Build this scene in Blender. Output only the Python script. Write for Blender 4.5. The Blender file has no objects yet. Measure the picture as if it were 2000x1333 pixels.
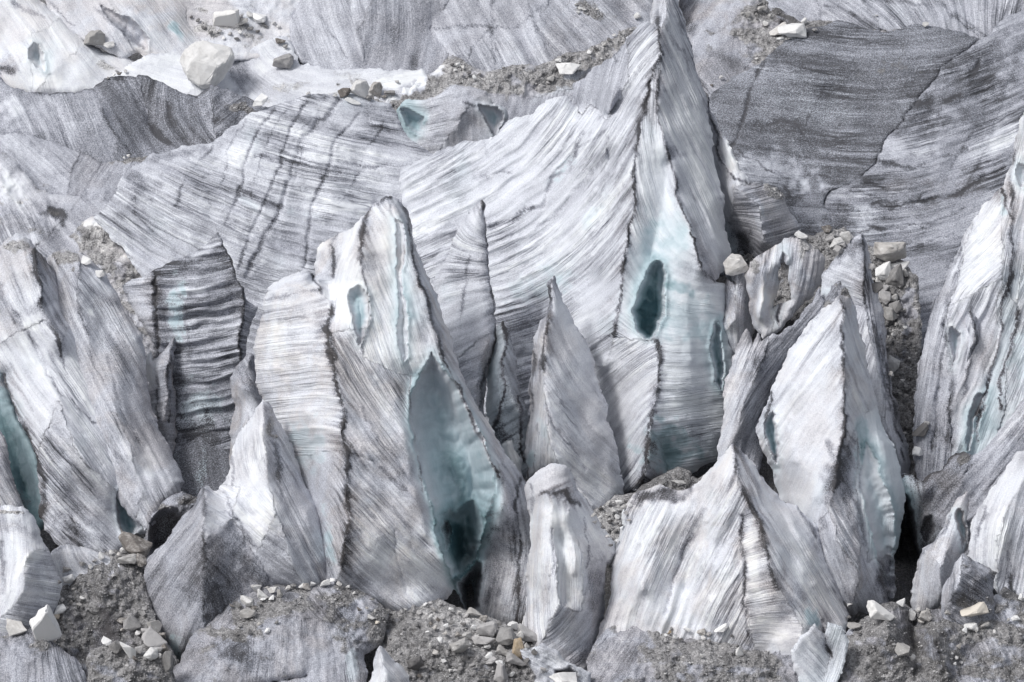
import bpy, bmesh, math, random
import numpy as np
from mathutils import Vector, Matrix

# ------------------------------------------------------------------ camera, world, sun, exposure
scene = bpy.context.scene
COL = scene.collection
PITCH = math.radians(18.0)
FPX = 14000.0                      # focal length in photo pixels (2000 px wide)
CAM = np.array([0.0, 0.0, 216.0])
FW = np.array([0.0, math.cos(PITCH), -math.sin(PITCH)])
UP = np.array([0.0, math.sin(PITCH), math.cos(PITCH)])
RT = np.array([1.0, 0.0, 0.0])

cd = bpy.data.cameras.new("camera")
cam = bpy.data.objects.new("camera", cd); COL.objects.link(cam)
cam.location = CAM; cam.rotation_euler = (math.radians(90) - PITCH, 0, 0)
cd.sensor_width = 36.0; cd.lens = 36.0 * FPX / 2000.0
cd.clip_start = 1.0; cd.clip_end = 20000.0
scene.camera = cam

SUN_EL, SUN_AZ = 50.0, -128.0       # degrees; azimuth measured from +Y (view direction), negative = left
world = bpy.data.worlds.new("World"); scene.world = world
world.use_nodes = True
wn = world.node_tree.nodes; wl = world.node_tree.links
bg = wn["Background"]
sky = wn.new("ShaderNodeTexSky"); sky.sky_type = 'NISHITA'; sky.sun_disc = False
sky.sun_elevation = math.radians(SUN_EL); sky.sun_rotation = math.radians(SUN_AZ)
sky.air_density = 1.0; sky.dust_density = 3.0; sky.ozone_density = 1.5
hs = wn.new("ShaderNodeHueSaturation"); hs.inputs["Saturation"].default_value = 0.32
wl.new(sky.outputs[0], hs.inputs["Color"]); wl.new(hs.outputs[0], bg.inputs[0])
bg.inputs[1].default_value = 0.132

sd = bpy.data.lights.new("sun", 'SUN'); sd.energy = 2.0; sd.angle = math.radians(14); sd.color = (1.0, 0.985, 0.965)
sun = bpy.data.objects.new("sun", sd); COL.objects.link(sun)
az, el = math.radians(SUN_AZ), math.radians(SUN_EL)
sdir = Vector((math.sin(az) * math.cos(el), math.cos(az) * math.cos(el), math.sin(el)))
sun.rotation_euler = sdir.to_track_quat('Z', 'Y').to_euler()
sun.location = (0, 600, 400)

scene.view_settings.view_transform = 'Standard'
scene.view_settings.look = 'None'
scene.view_settings.exposure = 0.04
scene.view_settings.gamma = 1.0
scene.cycles.max_bounces = 6

# ------------------------------------------------------------------ picture <-> place
SP = 0.05                                     # metres per photo pixel at 700 m
G0 = CAM + FW * 700 - UP * 66.65 * 0.5 * 1.0  # a point of the glacier under the bottom of the view
def _dir(x, y):
    x = np.asarray(x, float); y = np.asarray(y, float)
    dx = (x - 1000.0) / FPX; dy = -(y - 666.5) / FPX
    return FW[None] + dx.reshape(-1, 1) * RT[None] + dy.reshape(-1, 1) * UP[None]
_slope = math.radians(20.0)
GN = np.array([0.0, -math.sin(_slope), math.cos(_slope)])
_g0 = CAM + _dir([1000], [1333])[0] * 700.0
GC = float(GN @ _g0)
def Dg(y):
    d = _dir([1000], [y])[0]
    return (GC - float(GN @ CAM)) / float(GN @ d)
def world_pts(x, y, depth):
    return CAM[None] + _dir(x, y) * np.asarray(depth).reshape(-1, 1)

# ------------------------------------------------------------------ noise (numpy)
def _hash(ix, iy, seed):
    h = (ix.astype(np.int64) * 374761393 + iy.astype(np.int64) * 668265263 + seed * 974634777) & 0xFFFFFFFF
    h = ((h ^ (h >> 13)) * 1274126177) & 0xFFFFFFFF
    h = (h ^ (h >> 16)) & 0xFFFFFF
    return h / float(0xFFFFFF)
def vn(x, y, seed=0):
    ix = np.floor(x); iy = np.floor(y); fx = x - ix; fy = y - iy
    u = fx * fx * fx * (fx * (fx * 6 - 15) + 10); v = fy * fy * fy * (fy * (fy * 6 - 15) + 10)
    def g(ox, oy):
        a = _hash(ix + ox, iy + oy, seed) * 6.2831853
        return np.cos(a) * (fx - ox) + np.sin(a) * (fy - oy)
    a, b, c, d = g(0, 0), g(1, 0), g(0, 1), g(1, 1)
    return ((a + (b - a) * u) * (1 - v) + (c + (d - c) * u) * v) * 1.0
def fbm(x, y, seed=0, o=3):
    r = 0; am = 1.0
    for i in range(o):
        x, y = .8 * x - .6 * y + 3.1, .6 * x + .8 * y + 7.7
        r = r + am * vn(x, y, seed + i * 17); x = x * 2.03 + 11.3; y = y * 2.03 + 5.7; am *= 0.5
    return r
def warp(x, y):
    dx = 11 * vn(x / 70, y / 70, 901) + 5 * vn(x / 26, y / 26, 902) + 3.6 * vn(x / 11, y / 11, 903) + 2.2 * vn(x / 5, y / 5, 904)
    dy = 11 * vn(x / 70, y / 70, 911) + 5 * vn(x / 26, y / 26, 912) + 3.6 * vn(x / 11, y / 11, 913) + 2.2 * vn(x / 5, y / 5, 914)
    return x + dx, y + dy

def in_poly(px, py, poly):
    r = np.zeros(px.shape, bool); n = len(poly)
    for i in range(n):
        x1, y1 = poly[i]; x2, y2 = poly[(i + 1) % n]
        if y1 == y2: continue
        c = ((y1 > py) != (y2 > py))
        r ^= c & (px < (x2 - x1) * (py - y1) / (y2 - y1) + x1)
    return r
def seg_dist(px, py, pl):
    best = np.full(px.shape, 1e9)
    for i in range(len(pl) - 1):
        x1, y1 = pl[i][:2]; x2, y2 = pl[i + 1][:2]
        vx, vy = x2 - x1, y2 - y1; L = vx * vx + vy * vy + 1e-9
        t = np.clip(((px - x1) * vx + (py - y1) * vy) / L, 0, 1)
        best = np.minimum(best, np.hypot(px - x1 - t * vx, py - y1 - t * vy))
    return best

# ------------------------------------------------------------------ properties
def tag(o, label=None, cat=None, group=None, kind=None):
    if label: o["label"] = label
    if cat: o["category"] = cat
    if group: o["group"] = group
    if kind: o["kind"] = kind
    return o

# ------------------------------------------------------------------ materials
def new_mat(name):
    m = bpy.data.materials.new(name); m.use_nodes = True
    nt = m.node_tree; nt.nodes.clear()
    out = nt.nodes.new("ShaderNodeOutputMaterial"); b = nt.nodes.new("ShaderNodeBsdfPrincipled")
    nt.links.new(b.outputs[0], out.inputs[0])
    return m, nt, b
class NT:
    def __init__(s, nt): s.nt = nt
    def n(s, t, **kw):
        nd = s.nt.nodes.new(t)
        for k, v in kw.items(): setattr(nd, k, v)
        return nd
    def l(s, a, b): s.nt.links.new(a, b)
    def val(s, sock, v):
        if hasattr(v, "is_output") or hasattr(v, "links"): s.l(v, sock)
        else: sock.default_value = v
    def math(s, op, a, b=None, clamp=False):
        nd = s.n("ShaderNodeMath", operation=op); nd.use_clamp = clamp
        s.val(nd.inputs[0], a)
        if b is not None: s.val(nd.inputs[1], b)
        return nd.outputs[0]
    def mix(s, f, a, b):
        nd = s.n("ShaderNodeMix", data_type='RGBA')
        s.val(nd.inputs[0], f); s.val(nd.inputs[6], a); s.val(nd.inputs[7], b)
        return nd.outputs[2]
    def noise(s, vec, scale, detail=3, rough=0.6, dist=0.0):
        nd = s.n("ShaderNodeTexNoise"); s.l(vec, nd.inputs["Vector"])
        nd.inputs["Scale"].default_value = scale; nd.inputs["Detail"].default_value = detail
        nd.inputs["Roughness"].default_value = rough; nd.inputs["Distortion"].default_value = dist
        return nd.outputs["Fac"]
    def smooth(s, v, lo, hi, a=0.0, b=1.0):
        nd = s.n("ShaderNodeMapRange"); nd.interpolation_type = 'SMOOTHSTEP'
        s.val(nd.inputs[0], v); nd.inputs[1].default_value = lo; nd.inputs[2].default_value = hi
        nd.inputs[3].default_value = a; nd.inputs[4].default_value = b
        return nd.outputs[0]

def make_ice():
    m, nt, b = new_mat("glacier_ice"); k = NT(nt)
    uv = k.n("ShaderNodeUVMap", uv_map="flow").outputs[0]
    at = k.n("ShaderNodeAttribute", attribute_name="mixa")
    sep = k.n("ShaderNodeSeparateColor"); k.l(at.outputs["Color"], sep.inputs[0])
    dirt_shade, blue, grav = sep.outputs[0], sep.outputs[1], sep.outputs[2]
    at2 = k.n("ShaderNodeAttribute", attribute_name="mixb")
    sep2 = k.n("ShaderNodeSeparateColor"); k.l(at2.outputs["Color"], sep2.inputs[0])
    con, warm, rel = sep2.outputs[0], sep2.outputs[1], sep2.outputs[2]
    tc = k.n("ShaderNodeTexCoord").outputs["Object"]
    def st(sx, sy):
        v = k.n("ShaderNodeVectorMath", operation='MULTIPLY'); k.l(uv, v.inputs[0]); v.inputs[1].default_value = (sx, sy, 1)
        return v.outputs[0]
    n1 = k.noise(st(1 / 42., 1 / 480.), 1.0, 4, .6, .3)
    n2 = k.noise(st(1 / 11., 1 / 320.), 1.0, 3, .62, .3)
    n3 = k.noise(st(1 / 4.0, 1 / 200.), 1.0, 2, .55, .2)
    n4 = k.noise(tc, 0.20, 5, .6, .6)          # blotches in space, metres
    n5 = k.noise(tc, 7.5, 2, .7)              # fine grain
    n6 = k.noise(tc, 0.75, 4, .65, .8)
    # streaks: thin dark threads over a pale body
    def cen(v, g): return k.math('MULTIPLY', k.math('SUBTRACT', v, 0.5), g)
    def thread(v, c, w): return k.smooth(k.math('ABSOLUTE', k.math('SUBTRACT', v, c)), 0.0, w, 1.0, 0.0)
    pn = k.noise(st(1 / 60., 1 / 170.), 1.0, 2, .5, .6); pa = k.smooth(pn, .40, .62); pb = k.smooth(n6, .38, .62)
    th = k.math('ADD', k.math('MULTIPLY', thread(n2, .5, .055), k.math('MULTIPLY', pa, .24)),
                k.math('ADD', k.math('MULTIPLY', thread(n3, .47, .07), k.math('ADD', k.math('MULTIPLY', pb, .17), .02)),
                       k.math('MULTIPLY', thread(n1, .56, .03), k.math('MULTIPLY', pa, .30))))
    s = k.math('ADD', k.math('ADD', cen(n1, 1.0), k.math('ADD', cen(n2, 0.62), cen(n3, 0.62))), k.math('SUBTRACT', th, .07))
    s = k.math('MULTIPLY', s, k.math('MULTIPLY', con, .50))
    o = k.math('ADD', cen(n4, 0.30), k.math('ADD', k.math('MULTIPLY', cen(n5, 1.5), k.math('ADD', k.math('MULTIPLY', dirt_shade, 1.0), .12)), cen(n6, 0.10)))
    tone = k.math('ADD', k.math('ADD', k.math('MULTIPLY', dirt_shade, 1.0), s), k.math('ADD', o, k.math('MULTIPLY', k.math('SUBTRACT', rel, 0.5), 0.20)))
    cr = k.n("ShaderNodeValToRGB"); k.l(tone, cr.inputs[0])
    e = cr.color_ramp.elements
    e[0].position = 0.0; e[0].color = (0.79, 0.815, 0.84, 1)
    e[1].position = 1.0; e[1].color = (0.072, 0.073, 0.082, 1)
    for p, c in ((0.25, (0.615, 0.635, 0.69)), (0.5, (0.375, 0.387, 0.438)), (0.75, (0.178, 0.187, 0.215))):
        q = e.new(p); q.color = c + (1,)
    base = cr.outputs[0]
    # warm silt tint
    wm = k.n("ShaderNodeMix", data_type='RGBA', blend_type='MULTIPLY')
    k.l(k.math('MULTIPLY', warm, k.smooth(n4, .38, .62)), wm.inputs[0]); k.l(base, wm.inputs[6]); wm.inputs[7].default_value = (1.0, 0.92, 0.84, 1)
    base = wm.outputs[2]
    # clear blue-green ice
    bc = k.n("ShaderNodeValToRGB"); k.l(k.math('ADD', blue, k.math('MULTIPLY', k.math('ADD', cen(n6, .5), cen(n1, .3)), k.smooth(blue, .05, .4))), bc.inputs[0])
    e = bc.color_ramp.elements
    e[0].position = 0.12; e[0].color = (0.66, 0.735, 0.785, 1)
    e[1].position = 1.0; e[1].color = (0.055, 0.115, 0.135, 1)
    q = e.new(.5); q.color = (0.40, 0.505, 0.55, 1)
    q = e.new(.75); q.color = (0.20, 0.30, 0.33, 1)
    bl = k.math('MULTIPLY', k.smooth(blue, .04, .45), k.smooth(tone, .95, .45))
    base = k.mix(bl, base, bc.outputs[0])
    # gravel and grit
    vo = k.n("ShaderNodeTexVoronoi", feature='F1'); k.l(tc, vo.inputs["Vector"]); vo.inputs["Scale"].default_value = 4.5
    vo2 = k.n("ShaderNodeTexVoronoi", feature='F1'); k.l(tc, vo2.inputs["Vector"]); vo2.inputs["Scale"].default_value = 10.0
    gc = k.n("ShaderNodeValToRGB"); sc = k.n("ShaderNodeSeparateColor"); k.l(vo.outputs["Color"], sc.inputs[0])
    sc2 = k.n("ShaderNodeSeparateColor"); k.l(vo2.outputs["Color"], sc2.inputs[0])
    gv = k.math('ADD', k.math('MULTIPLY', sc.outputs[0], .38), k.math('ADD', k.math('MULTIPLY', sc2.outputs[0], .32), k.math('ADD', cen(n4, .7), k.math('ADD', k.math('MULTIPLY', k.math('SUBTRACT', dirt_shade, .5), -.9), cen(n6, .6)))))
    k.l(gv, gc.inputs[0]); e = gc.color_ramp.elements
    e[0].position = 0.0; e[0].color = (0.12, 0.118, 0.12, 1); e[1].position = 1.0; e[1].color = (0.72, 0.71, 0.70, 1)
    q = e.new(.45); q.color = (0.31, 0.305, 0.31, 1); q = e.new(.7); q.color = (0.46, .455, .46, 1)
    gm = k.smooth(k.math('ADD', grav, k.math('ADD', cen(n6, .5), cen(n5, .35))), .35, .6)
    base = k.mix(gm, base, gc.outputs[0])
    k.l(base, b.inputs["Base Color"])
    rg = k.n("ShaderNodeMix", data_type='FLOAT'); k.l(bl, rg.inputs[0]); rg.inputs[2].default_value = .85; rg.inputs[3].default_value = .45
    k.l(rg.outputs[0], b.inputs["Roughness"])
    b.inputs["Specular IOR Level"].default_value = 0.25
    # relief
    hb = k.math('ADD', k.math('MULTIPLY', k.math('ADD', k.math('SUBTRACT', k.math('MULTIPLY', n2, .8), k.math('MULTIPLY', th, 1.0)), k.math('MULTIPLY', n3, .7)), con),
                k.math('ADD', k.math('MULTIPLY', n5, .22), k.math('MULTIPLY', k.math('SUBTRACT', 1.0, vo.outputs["Distance"]), k.math('MULTIPLY', gm, .8))))
    bp = k.n("ShaderNodeBump"); bp.inputs["Strength"].default_value = 0.75; bp.inputs["Distance"].default_value = 0.24
    k.l(hb, bp.inputs["Height"]); k.l(bp.outputs[0], b.inputs["Normal"])
    return m
def make_rockmat(name, c0, c1, c2):
    m, nt, b = new_mat(name); k = NT(nt)
    tc = k.n("ShaderNodeTexCoord").outputs["Object"]
    oi = k.n("ShaderNodeObjectInfo").outputs["Random"]
    a = k.noise(tc, 1.6, 6, .65, .5); f = k.noise(tc, 9.0, 4, .7)
    v = k.math('ADD', k.math('MULTIPLY', a, .75), k.math('ADD', k.math('MULTIPLY', f, .4), k.math('MULTIPLY', k.math('SUBTRACT', oi, .5), .65)))
    cr = k.n("ShaderNodeValToRGB"); k.l(v, cr.inputs[0]); e = cr.color_ramp.elements
    e[0].position = .3; e[0].color = c0 + (1,); e[1].position = .8; e[1].color = c2 + (1,)
    q = e.new(.52); q.color = c1 + (1,)
    k.l(cr.outputs[0], b.inputs["Base Color"]); b.inputs["Roughness"].default_value = .88
    b.inputs["Specular IOR Level"].default_value = .2
    bp = k.n("ShaderNodeBump"); bp.inputs["Strength"].default_value = .7; bp.inputs["Distance"].default_value = .12
    k.l(k.math('ADD', a, k.math('MULTIPLY', f, .4)), bp.inputs["Height"]); k.l(bp.outputs[0], b.inputs["Normal"])
    return m
ICE = make_ice()
ROCKM = {"w": make_rockmat("pale_rock", (.36, .35, .34), (.62, .615, .61), (.80, .80, .80)),
         "g": make_rockmat("grey_rock", (.15, .145, .145), (.27, .265, .265), (.44, .43, .43)),
         "m": make_rockmat("mottled_rock", (.16, .145, .135), (.50, .48, .46), (.72, .71, .70)),
         "t": make_rockmat("tan_rock", (.34, .27, .19), (.55, .47, .38), (.70, .65, .58))}

# ------------------------------------------------------------------ one body of ice
ZB_S = 4.0
ZX0, ZY0 = -100, -100
ZB = np.full((int(1700 / ZB_S), int(2300 / ZB_S)), 1e9)
GRAV = []
_seed = [100]

def _laplace(z, fixed, valid, its):
    v = valid.astype(float)
    vp = np.pad(v, 1)
    cnt = vp[:-2, 1:-1] + vp[2:, 1:-1] + vp[1:-1, :-2] + vp[1:-1, 2:]
    cnt = np.maximum(cnt, 1)
    free = valid & ~fixed
    yy, xx = np.indices(z.shape); red = ((yy + xx) & 1) == 0
    w = 1.6
    for _ in range(its):
        for m in (red, ~red):
            zp = np.pad(z * v, 1)
            s = (zp[:-2, 1:-1] + zp[2:, 1:-1] + zp[1:-1, :-2] + zp[1:-1, 2:]) / cnt
            mm = free & m
            z[mm] += w * (s[mm] - z[mm])
    return z
def _solve(z0, fixed, valid):
    """harmonic sheet through the fixed heights, coarse to fine"""
    levels = []
    z, f, v = z0, fixed, valid
    while min(z.shape) > 12 and len(levels) < 5:
        levels.append((z, f, v))
        h, w = z.shape; H, W = (h + 1) // 2 * 2, (w + 1) // 2 * 2
        zz = np.zeros((H, W)); zz[:h, :w] = z * f; ff = np.zeros((H, W)); ff[:h, :w] = f; vv = np.zeros((H, W), bool); vv[:h, :w] = v
        blk = lambda a: a.reshape(H // 2, 2, W // 2, 2)
        cf = blk(ff).sum((1, 3)); z = np.where(cf > 0, blk(zz).sum((1, 3)) / np.maximum(cf, 1), 0); f = cf > 0; v = blk(vv).any((1, 3))
    m = z[f].mean() if f.any() else 0
    z = np.where(f, z, m)
    z = _laplace(z, f, v, 60)
    for (zf, ff, vf) in reversed(levels):
        h, w = zf.shape
        up = np.repeat(np.repeat(z, 2, 0), 2, 1)[:h, :w]
        z = np.where(ff, zf, up)
        z = _laplace(z, ff, vf, 14)
    return z

def flow_fit(poly, guides, sgn=1):
    """coordinates (s across, t along) whose level lines follow the guides"""
    xs = np.array([p[0] for p in poly]); ys = np.array([p[1] for p in poly])
    cx, cy = xs.mean(), ys.mean(); sc = max(np.ptp(xs), np.ptp(ys), 30) / 2
    if not isinstance(guides, (list, tuple)): guides = [(cx, cy, guides)]
    rng = np.random.RandomState(3)
    px = cx + (rng.rand(160) * 2 - 1) * np.ptp(xs) / 2; py = cy + (rng.rand(160) * 2 - 1) * np.ptp(ys) / 2
    wx = 0; wy = 0
    for gx, gy, ga in guides:
        w = 1 / (((px - gx) ** 2 + (py - gy) ** 2) + 400.0) ** 1.2
        a = math.radians(ga)
        wx = wx + w * math.cos(a); wy = wy + w * math.sin(a)
    l = np.hypot(wx, wy) + 1e-12; dx, dy = wx / l, wy / l
    X, Y = (px - cx) / sc, (py - cy) / sc
    deg = 4 if len(guides) > 2 else (2 if len(guides) > 1 else 1)
    ex = [(i, j) for i in range(deg + 1) for j in range(deg + 1 - i) if i + j > 0]
    Ax = np.stack([i * X ** max(i - 1, 0) * Y ** j if i else 0 * X for i, j in ex], 1) / sc
    Ay = np.stack([j * X ** i * Y ** max(j - 1, 0) if j else 0 * X for i, j in ex], 1) / sc
    reg = np.diag([1e-3 * (i + j) for i, j in ex])
    def fit(gx, gy):
        A = np.concatenate([Ax, Ay, reg / sc]); bb = np.concatenate([gx, gy, np.zeros(len(ex))])
        return np.linalg.lstsq(A, bb, rcond=None)[0]
    cs = fit(-dy, dx); ct = fit(dx, dy)
    def ev(x, y):
        X, Y = (x - cx) / sc, (y - cy) / sc
        X = np.clip(X, -1.6, 1.6); Y = np.clip(Y, -1.6, 1.6)
        M = [X ** i * Y ** j for i, j in ex]
        return sum(c * q for c, q in zip(cs, M)), sum(c * q for c, q in zip(ct, M))
    return ev

def resample(pts, step=3.0):
    """polyline of (x,y,z) -> fine warped polyline"""
    out = []
    for i in range(len(pts) - 1):
        a, b = pts[i], pts[i + 1]; n = max(1, int(math.hypot(b[0] - a[0], b[1] - a[1]) / step))
        for k in range(n): t = k / n; out.append((a[0] + (b[0] - a[0]) * t, a[1] + (b[1] - a[1]) * t, a[2] + (b[2] - a[2]) * t))
    out.append(pts[-1]); o = np.array(out, float)
    o[:, 0], o[:, 1] = warp(o[:, 0], o[:, 1])
    return o
def nums(s): return [float(v) for v in s.split()]
def chunks(s, n):
    v = nums(s); return [tuple(v[i:i + n]) for i in range(0, len(v), n)]

def mesh_from(name, co, faces_q, faces_t, attrs, uv, origin, mat, flip=False):
    me = bpy.data.meshes.new(name)
    nq, ntr = len(faces_q), len(faces_t)
    loops = np.concatenate([faces_q.reshape(-1), faces_t.reshape(-1)]).astype(np.int32)
    starts = np.concatenate([np.arange(nq) * 4, nq * 4 + np.arange(ntr) * 3]).astype(np.int32)
    tot = np.concatenate([np.full(nq, 4), np.full(ntr, 3)]).astype(np.int32)
    me.vertices.add(len(co)); me.vertices.foreach_set("co", (co - origin[None]).astype(np.float32).ravel())
    me.loops.add(len(loops)); me.loops.foreach_set("vertex_index", loops)
    me.polygons.add(nq + ntr); me.polygons.foreach_set("loop_start", starts); me.polygons.foreach_set("loop_total", tot)
    me.polygons.foreach_set("use_smooth", np.ones(nq + ntr, bool))
    me.update(calc_edges=True)
    ul = me.uv_layers.new(name="flow"); ul.data.foreach_set("uv", uv[loops].astype(np.float32).ravel())
    for an, arr in attrs.items():
        ca = me.color_attributes.new(an, 'FLOAT_COLOR', 'POINT')
        ca.data.foreach_set("color", np.concatenate([arr, np.ones((len(arr), 1))], 1).astype(np.float32).ravel())
    me.materials.append(mat)
    return me

def ice(name, label, cat, by, P, F, C=(), L=(), H=(), S=(), lean=.15, T=70, step=2.5, group=None, kind=None,
        amp=1.0, zo=0, yo=None, wide=False, zedge=None, flank="ice_flank"):
    """P named points 'k x y z; ...'; F facets (keys, {a guides, d dirt, b blue, g gravel, w warm, c contrast, r relief});
    C crease lines of fixed height 'x y z ...'; L dark grit lines (pts, width, strength, bump);
    H hollows (outline, depth, blue, rim width, dirt); S stains and painted shade (x,y,rx,ry,angle,channel,amount)"""
    _seed[0] += 7; sd_ = _seed[0]
    PT = {}
    for q in P.split(";"):
        w = q.split()
        if w: PT[w[0]] = (float(w[1]), float(w[2]), (float(w[3]) if len(w) > 3 else 0.0) * (1.5 if cat in ('serac', 'ice fin', 'ice spire', 'ice slab', 'ice hump') else 1.0))
    D0 = Dg(by) - zo * SP; m = SP * D0 / 700.0
    facets = []; ecount = {}
    for keys, o in F:
        ks = keys.split(); pl = []
        for i in range(len(ks)):
            a, b2 = ks[i], ks[(i + 1) % len(ks)]
            e = tuple(sorted((a, b2))); ecount[e] = ecount.get(e, 0) + 1
            r = resample([PT[e[0]], PT[e[1]]])
            if e[0] != a: r = r[::-1]
            pl.extend(r[:-1])
        facets.append((np.array(pl), o))
    allp = np.concatenate([f[0] for f in facets])
    x0 = math.floor(allp[:, 0].min() - 6); y0 = math.floor(allp[:, 1].min() - 6)
    nx = int((allp[:, 0].max() + 6 - x0) / step) + 2; ny = int((allp[:, 1].max() + 6 - y0) / step) + 2
    gx = x0 + np.arange(nx) * step; gy = y0 + np.arange(ny) * step
    X, Y = np.meshgrid(gx, gy); lab = np.full(X.shape, -1)
    for k, (pl, o) in enumerate(facets):
        bx0 = max(0, int((pl[:, 0].min() - x0) / step) - 1); bx1 = int((pl[:, 0].max() - x0) / step) + 2
        by0 = max(0, int((pl[:, 1].min() - y0) / step) - 1); by1 = int((pl[:, 1].max() - y0) / step) + 2
        sl = (slice(by0, by1), slice(bx0, bx1))
        ins = in_poly(X[sl], Y[sl], [(p[0], p[1]) for p in pl]); lab[sl] = np.where(ins, k, lab[sl])
    # edges: fixed heights and snapping
    fixed = np.zeros(X.shape, bool); Z = np.zeros(X.shape); best = np.full(X.shape, 1e9); XS = X.copy(); YS = Y.copy()
    outline = np.zeros(X.shape, bool)
    outl = []
    def mark(o, is_out=False, snap=True):
        d = np.concatenate([np.linspace(o[i], o[i + 1], 5)[:-1] for i in range(len(o) - 1)] + [o[-1:]])
        ix = np.clip(np.rint((d[:, 0] - x0) / step).astype(int), 0, nx - 1); iy = np.clip(np.rint((d[:, 1] - y0) / step).astype(int), 0, ny - 1)
        dist = np.hypot(d[:, 0] - gx[ix], d[:, 1] - gy[iy])
        for j in np.argsort(-dist):
            yy, xx = iy[j], ix[j]
            if lab[yy, xx] < 0 and not is_out and not snap: continue
            if dist[j] <= best[yy, xx] or (is_out and not outline[yy, xx]):
                best[yy, xx] = dist[j]; Z[yy, xx] = d[j, 2]
                if snap: XS[yy, xx] = d[j, 0]; YS[yy, xx] = d[j, 1]
            fixed[yy, xx] = True
            if is_out: outline[yy, xx] = True
    for e, c in sorted(ecount.items(), key=lambda q: -q[1]):
        r = resample([PT[e[0]], PT[e[1]]]); mark(r, c == 1)
        if c == 1: outl.append(r)
    zk = 1.5 if cat in ('serac', 'ice fin', 'ice spire', 'ice slab', 'ice hump') else 1.0
    crs = [resample([(q[0], q[1], q[2] * zk) for q in chunks(c, 3)]) for c in C]
    for r in crs: mark(r, False, False)
    valid = (lab >= 0) | fixed
    Z = _solve(Z, fixed, valid)
    # labels of border vertices: take a neighbour's
    for _ in range(3):
        for sy, sx in ((0, 1), (0, -1), (1, 0), (-1, 0)):
            sh = np.roll(lab, (sy, sx), (0, 1)); lab = np.where((lab < 0) & valid, sh, lab)
    lab = np.where(lab < 0, 0, lab)
    idx = np.full(X.shape, -1); idx[valid] = np.arange(valid.sum())
    x = XS[valid]; y = YS[valid]; z = Z[valid]; lb = lab[valid]; n = len(x)
    # flow coordinates and facet values
    s = np.zeros(n); t = np.zeros(n); par = {k: np.zeros(n) for k in "dbgwcr"}
    dflt = dict(d=.4, b=0., g=0., w=.35, c=1., r=1.)
    for k, (pl, o) in enumerate(facets):
        mk = lb == k
        if not mk.any(): continue
        ev = flow_fit(pl, o.get("a", 75)); a_, b_ = ev(x[mk], y[mk]); s[mk] = a_; t[mk] = b_
        for q in par: par[q][mk] = o.get(q, dflt[q])
    # soften facet values and round the creases
    def blur(v, rad, it=2):
        G = np.zeros(X.shape); G[valid] = v; V = valid.astype(float)
        def box(A):
            for ax in (0, 1):
                p = np.pad(A, [(rad + 1, rad) if i == ax else (0, 0) for i in (0, 1)])
                c_ = np.cumsum(p, ax)
                A = np.take(c_, range(2 * rad + 1, p.shape[ax]), ax) - np.take(c_, range(0, p.shape[ax] - 2 * rad - 1), ax)
            return A
        for _ in range(it):
            den = box(V); G = np.where(valid, box(G * V) / np.maximum(den, 1), 0)
        return G[valid]
    for q in par: par[q] = blur(par[q], 3 if q in "dg" else 5)
    z = .35 * z + .65 * blur(z, 2)
    od = np.full(n, 1e9)
    for r in outl: od = np.minimum(od, seg_dist(x, y, r[::3].tolist() + [r[-1].tolist()]))
    zsm = z.copy()
    # relief: flutes along the flow, cross ripples, soft undulation
    ss = s + 9 * vn(s / 60, t / 60, sd_); tt = t
    r1 = vn(ss / 27, tt / 380, sd_ + 1); r2 = vn(ss / 12, tt / 260, sd_ + 2); r3 = vn(ss / 7.0, tt / 190, sd_ + 3)
    und = 1.25 * fbm(x / 95, y / 120, sd_ + 4, 2)
    gr = fbm(x / 14, y / 14, sd_ + 5, 4)
    ridg = 0.5 - np.abs(r1) * 2
    rel = par["r"] * amp * (4.5 * ridg + 3.0 * r2 + 1.8 * r3)
    fade = np.clip(od / 14, 0.15, 1)
    z = z + rel * fade * np.clip(par["c"], 0.2, 1.3) * (1 - .6 * np.clip(par["g"], 0, 1)) + amp * (17 * und + 2.5 * fbm(s / 26, t / 150, sd_ + 6, 3) * (1 - .5 * np.clip(par['b'], 0, 1))) * np.clip(od / 50, 0, 1) + np.clip(par["g"], 0, 1) * (15 * gr - 22 * np.abs(fbm(x / 46, y / 70, sd_ + 8, 3))) * fade + 1.1 * gr * fade
    relv = np.clip(.5 - (r1 * .5 + r2 * .6 + r3 * .4), 0, 1)
    gg = np.clip(par['g'] * 1.6, 0, 1) * (1 - par['g'] * .35)
    par['d'] = par['d'] + gg * .32 * fbm(x / 38, y / 30, sd_ + 31, 4); par['g'] = np.where(par['g'] > .12, par['g'] - .10 + .75 * fbm(x / 46, y / 30, sd_ + 32, 4), par['g'])
    par['b'] = par['b'] + np.clip(fbm(x / 110, y / 150, sd_ + 33, 3) - .12, 0, 1) * .30 * (par['g'] < .1) * (par['d'] < .4)
    cm = np.clip(1 + 2.7 * fbm(x / 150, y / 170, sd_ + 34, 3), .25, 1.55); par['c'] = par['c'] * cm
    R2 = 26.0 if cat not in ('ice wall', 'ice slope', 'debris slope', 'snow basin', 'ice ridge', 'ice block', 'ice ledge') else 9.0; z = z - (R2 * 1.1) * (1 - np.sqrt(1 - (1 - np.clip(od / R2, 0, 1)) ** 2))
    # stains, plus patches that paint shade into dark gaps
    ch = dict(d="d", b="b", g="g", w="w", c="c")
    for (sx, sy, rx, ry, ang, c_, amt) in S:
        a = math.radians(ang); u = (x - sx) * math.cos(a) + (y - sy) * math.sin(a); v = -(x - sx) * math.sin(a) + (y - sy) * math.cos(a)
        q = np.sqrt((u / rx) ** 2 + (v / ry) ** 2) + .9 * fbm(x / 24, y / 24, sd_ + 9, 3)
        wgt = np.clip(1.25 - q, 0, 1); wgt = wgt * wgt * (3 - 2 * wgt)
        if c_ == "z": z = z + amt * wgt
        else: par[ch[c_]] = par[ch[c_]] + amt * wgt
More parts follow.
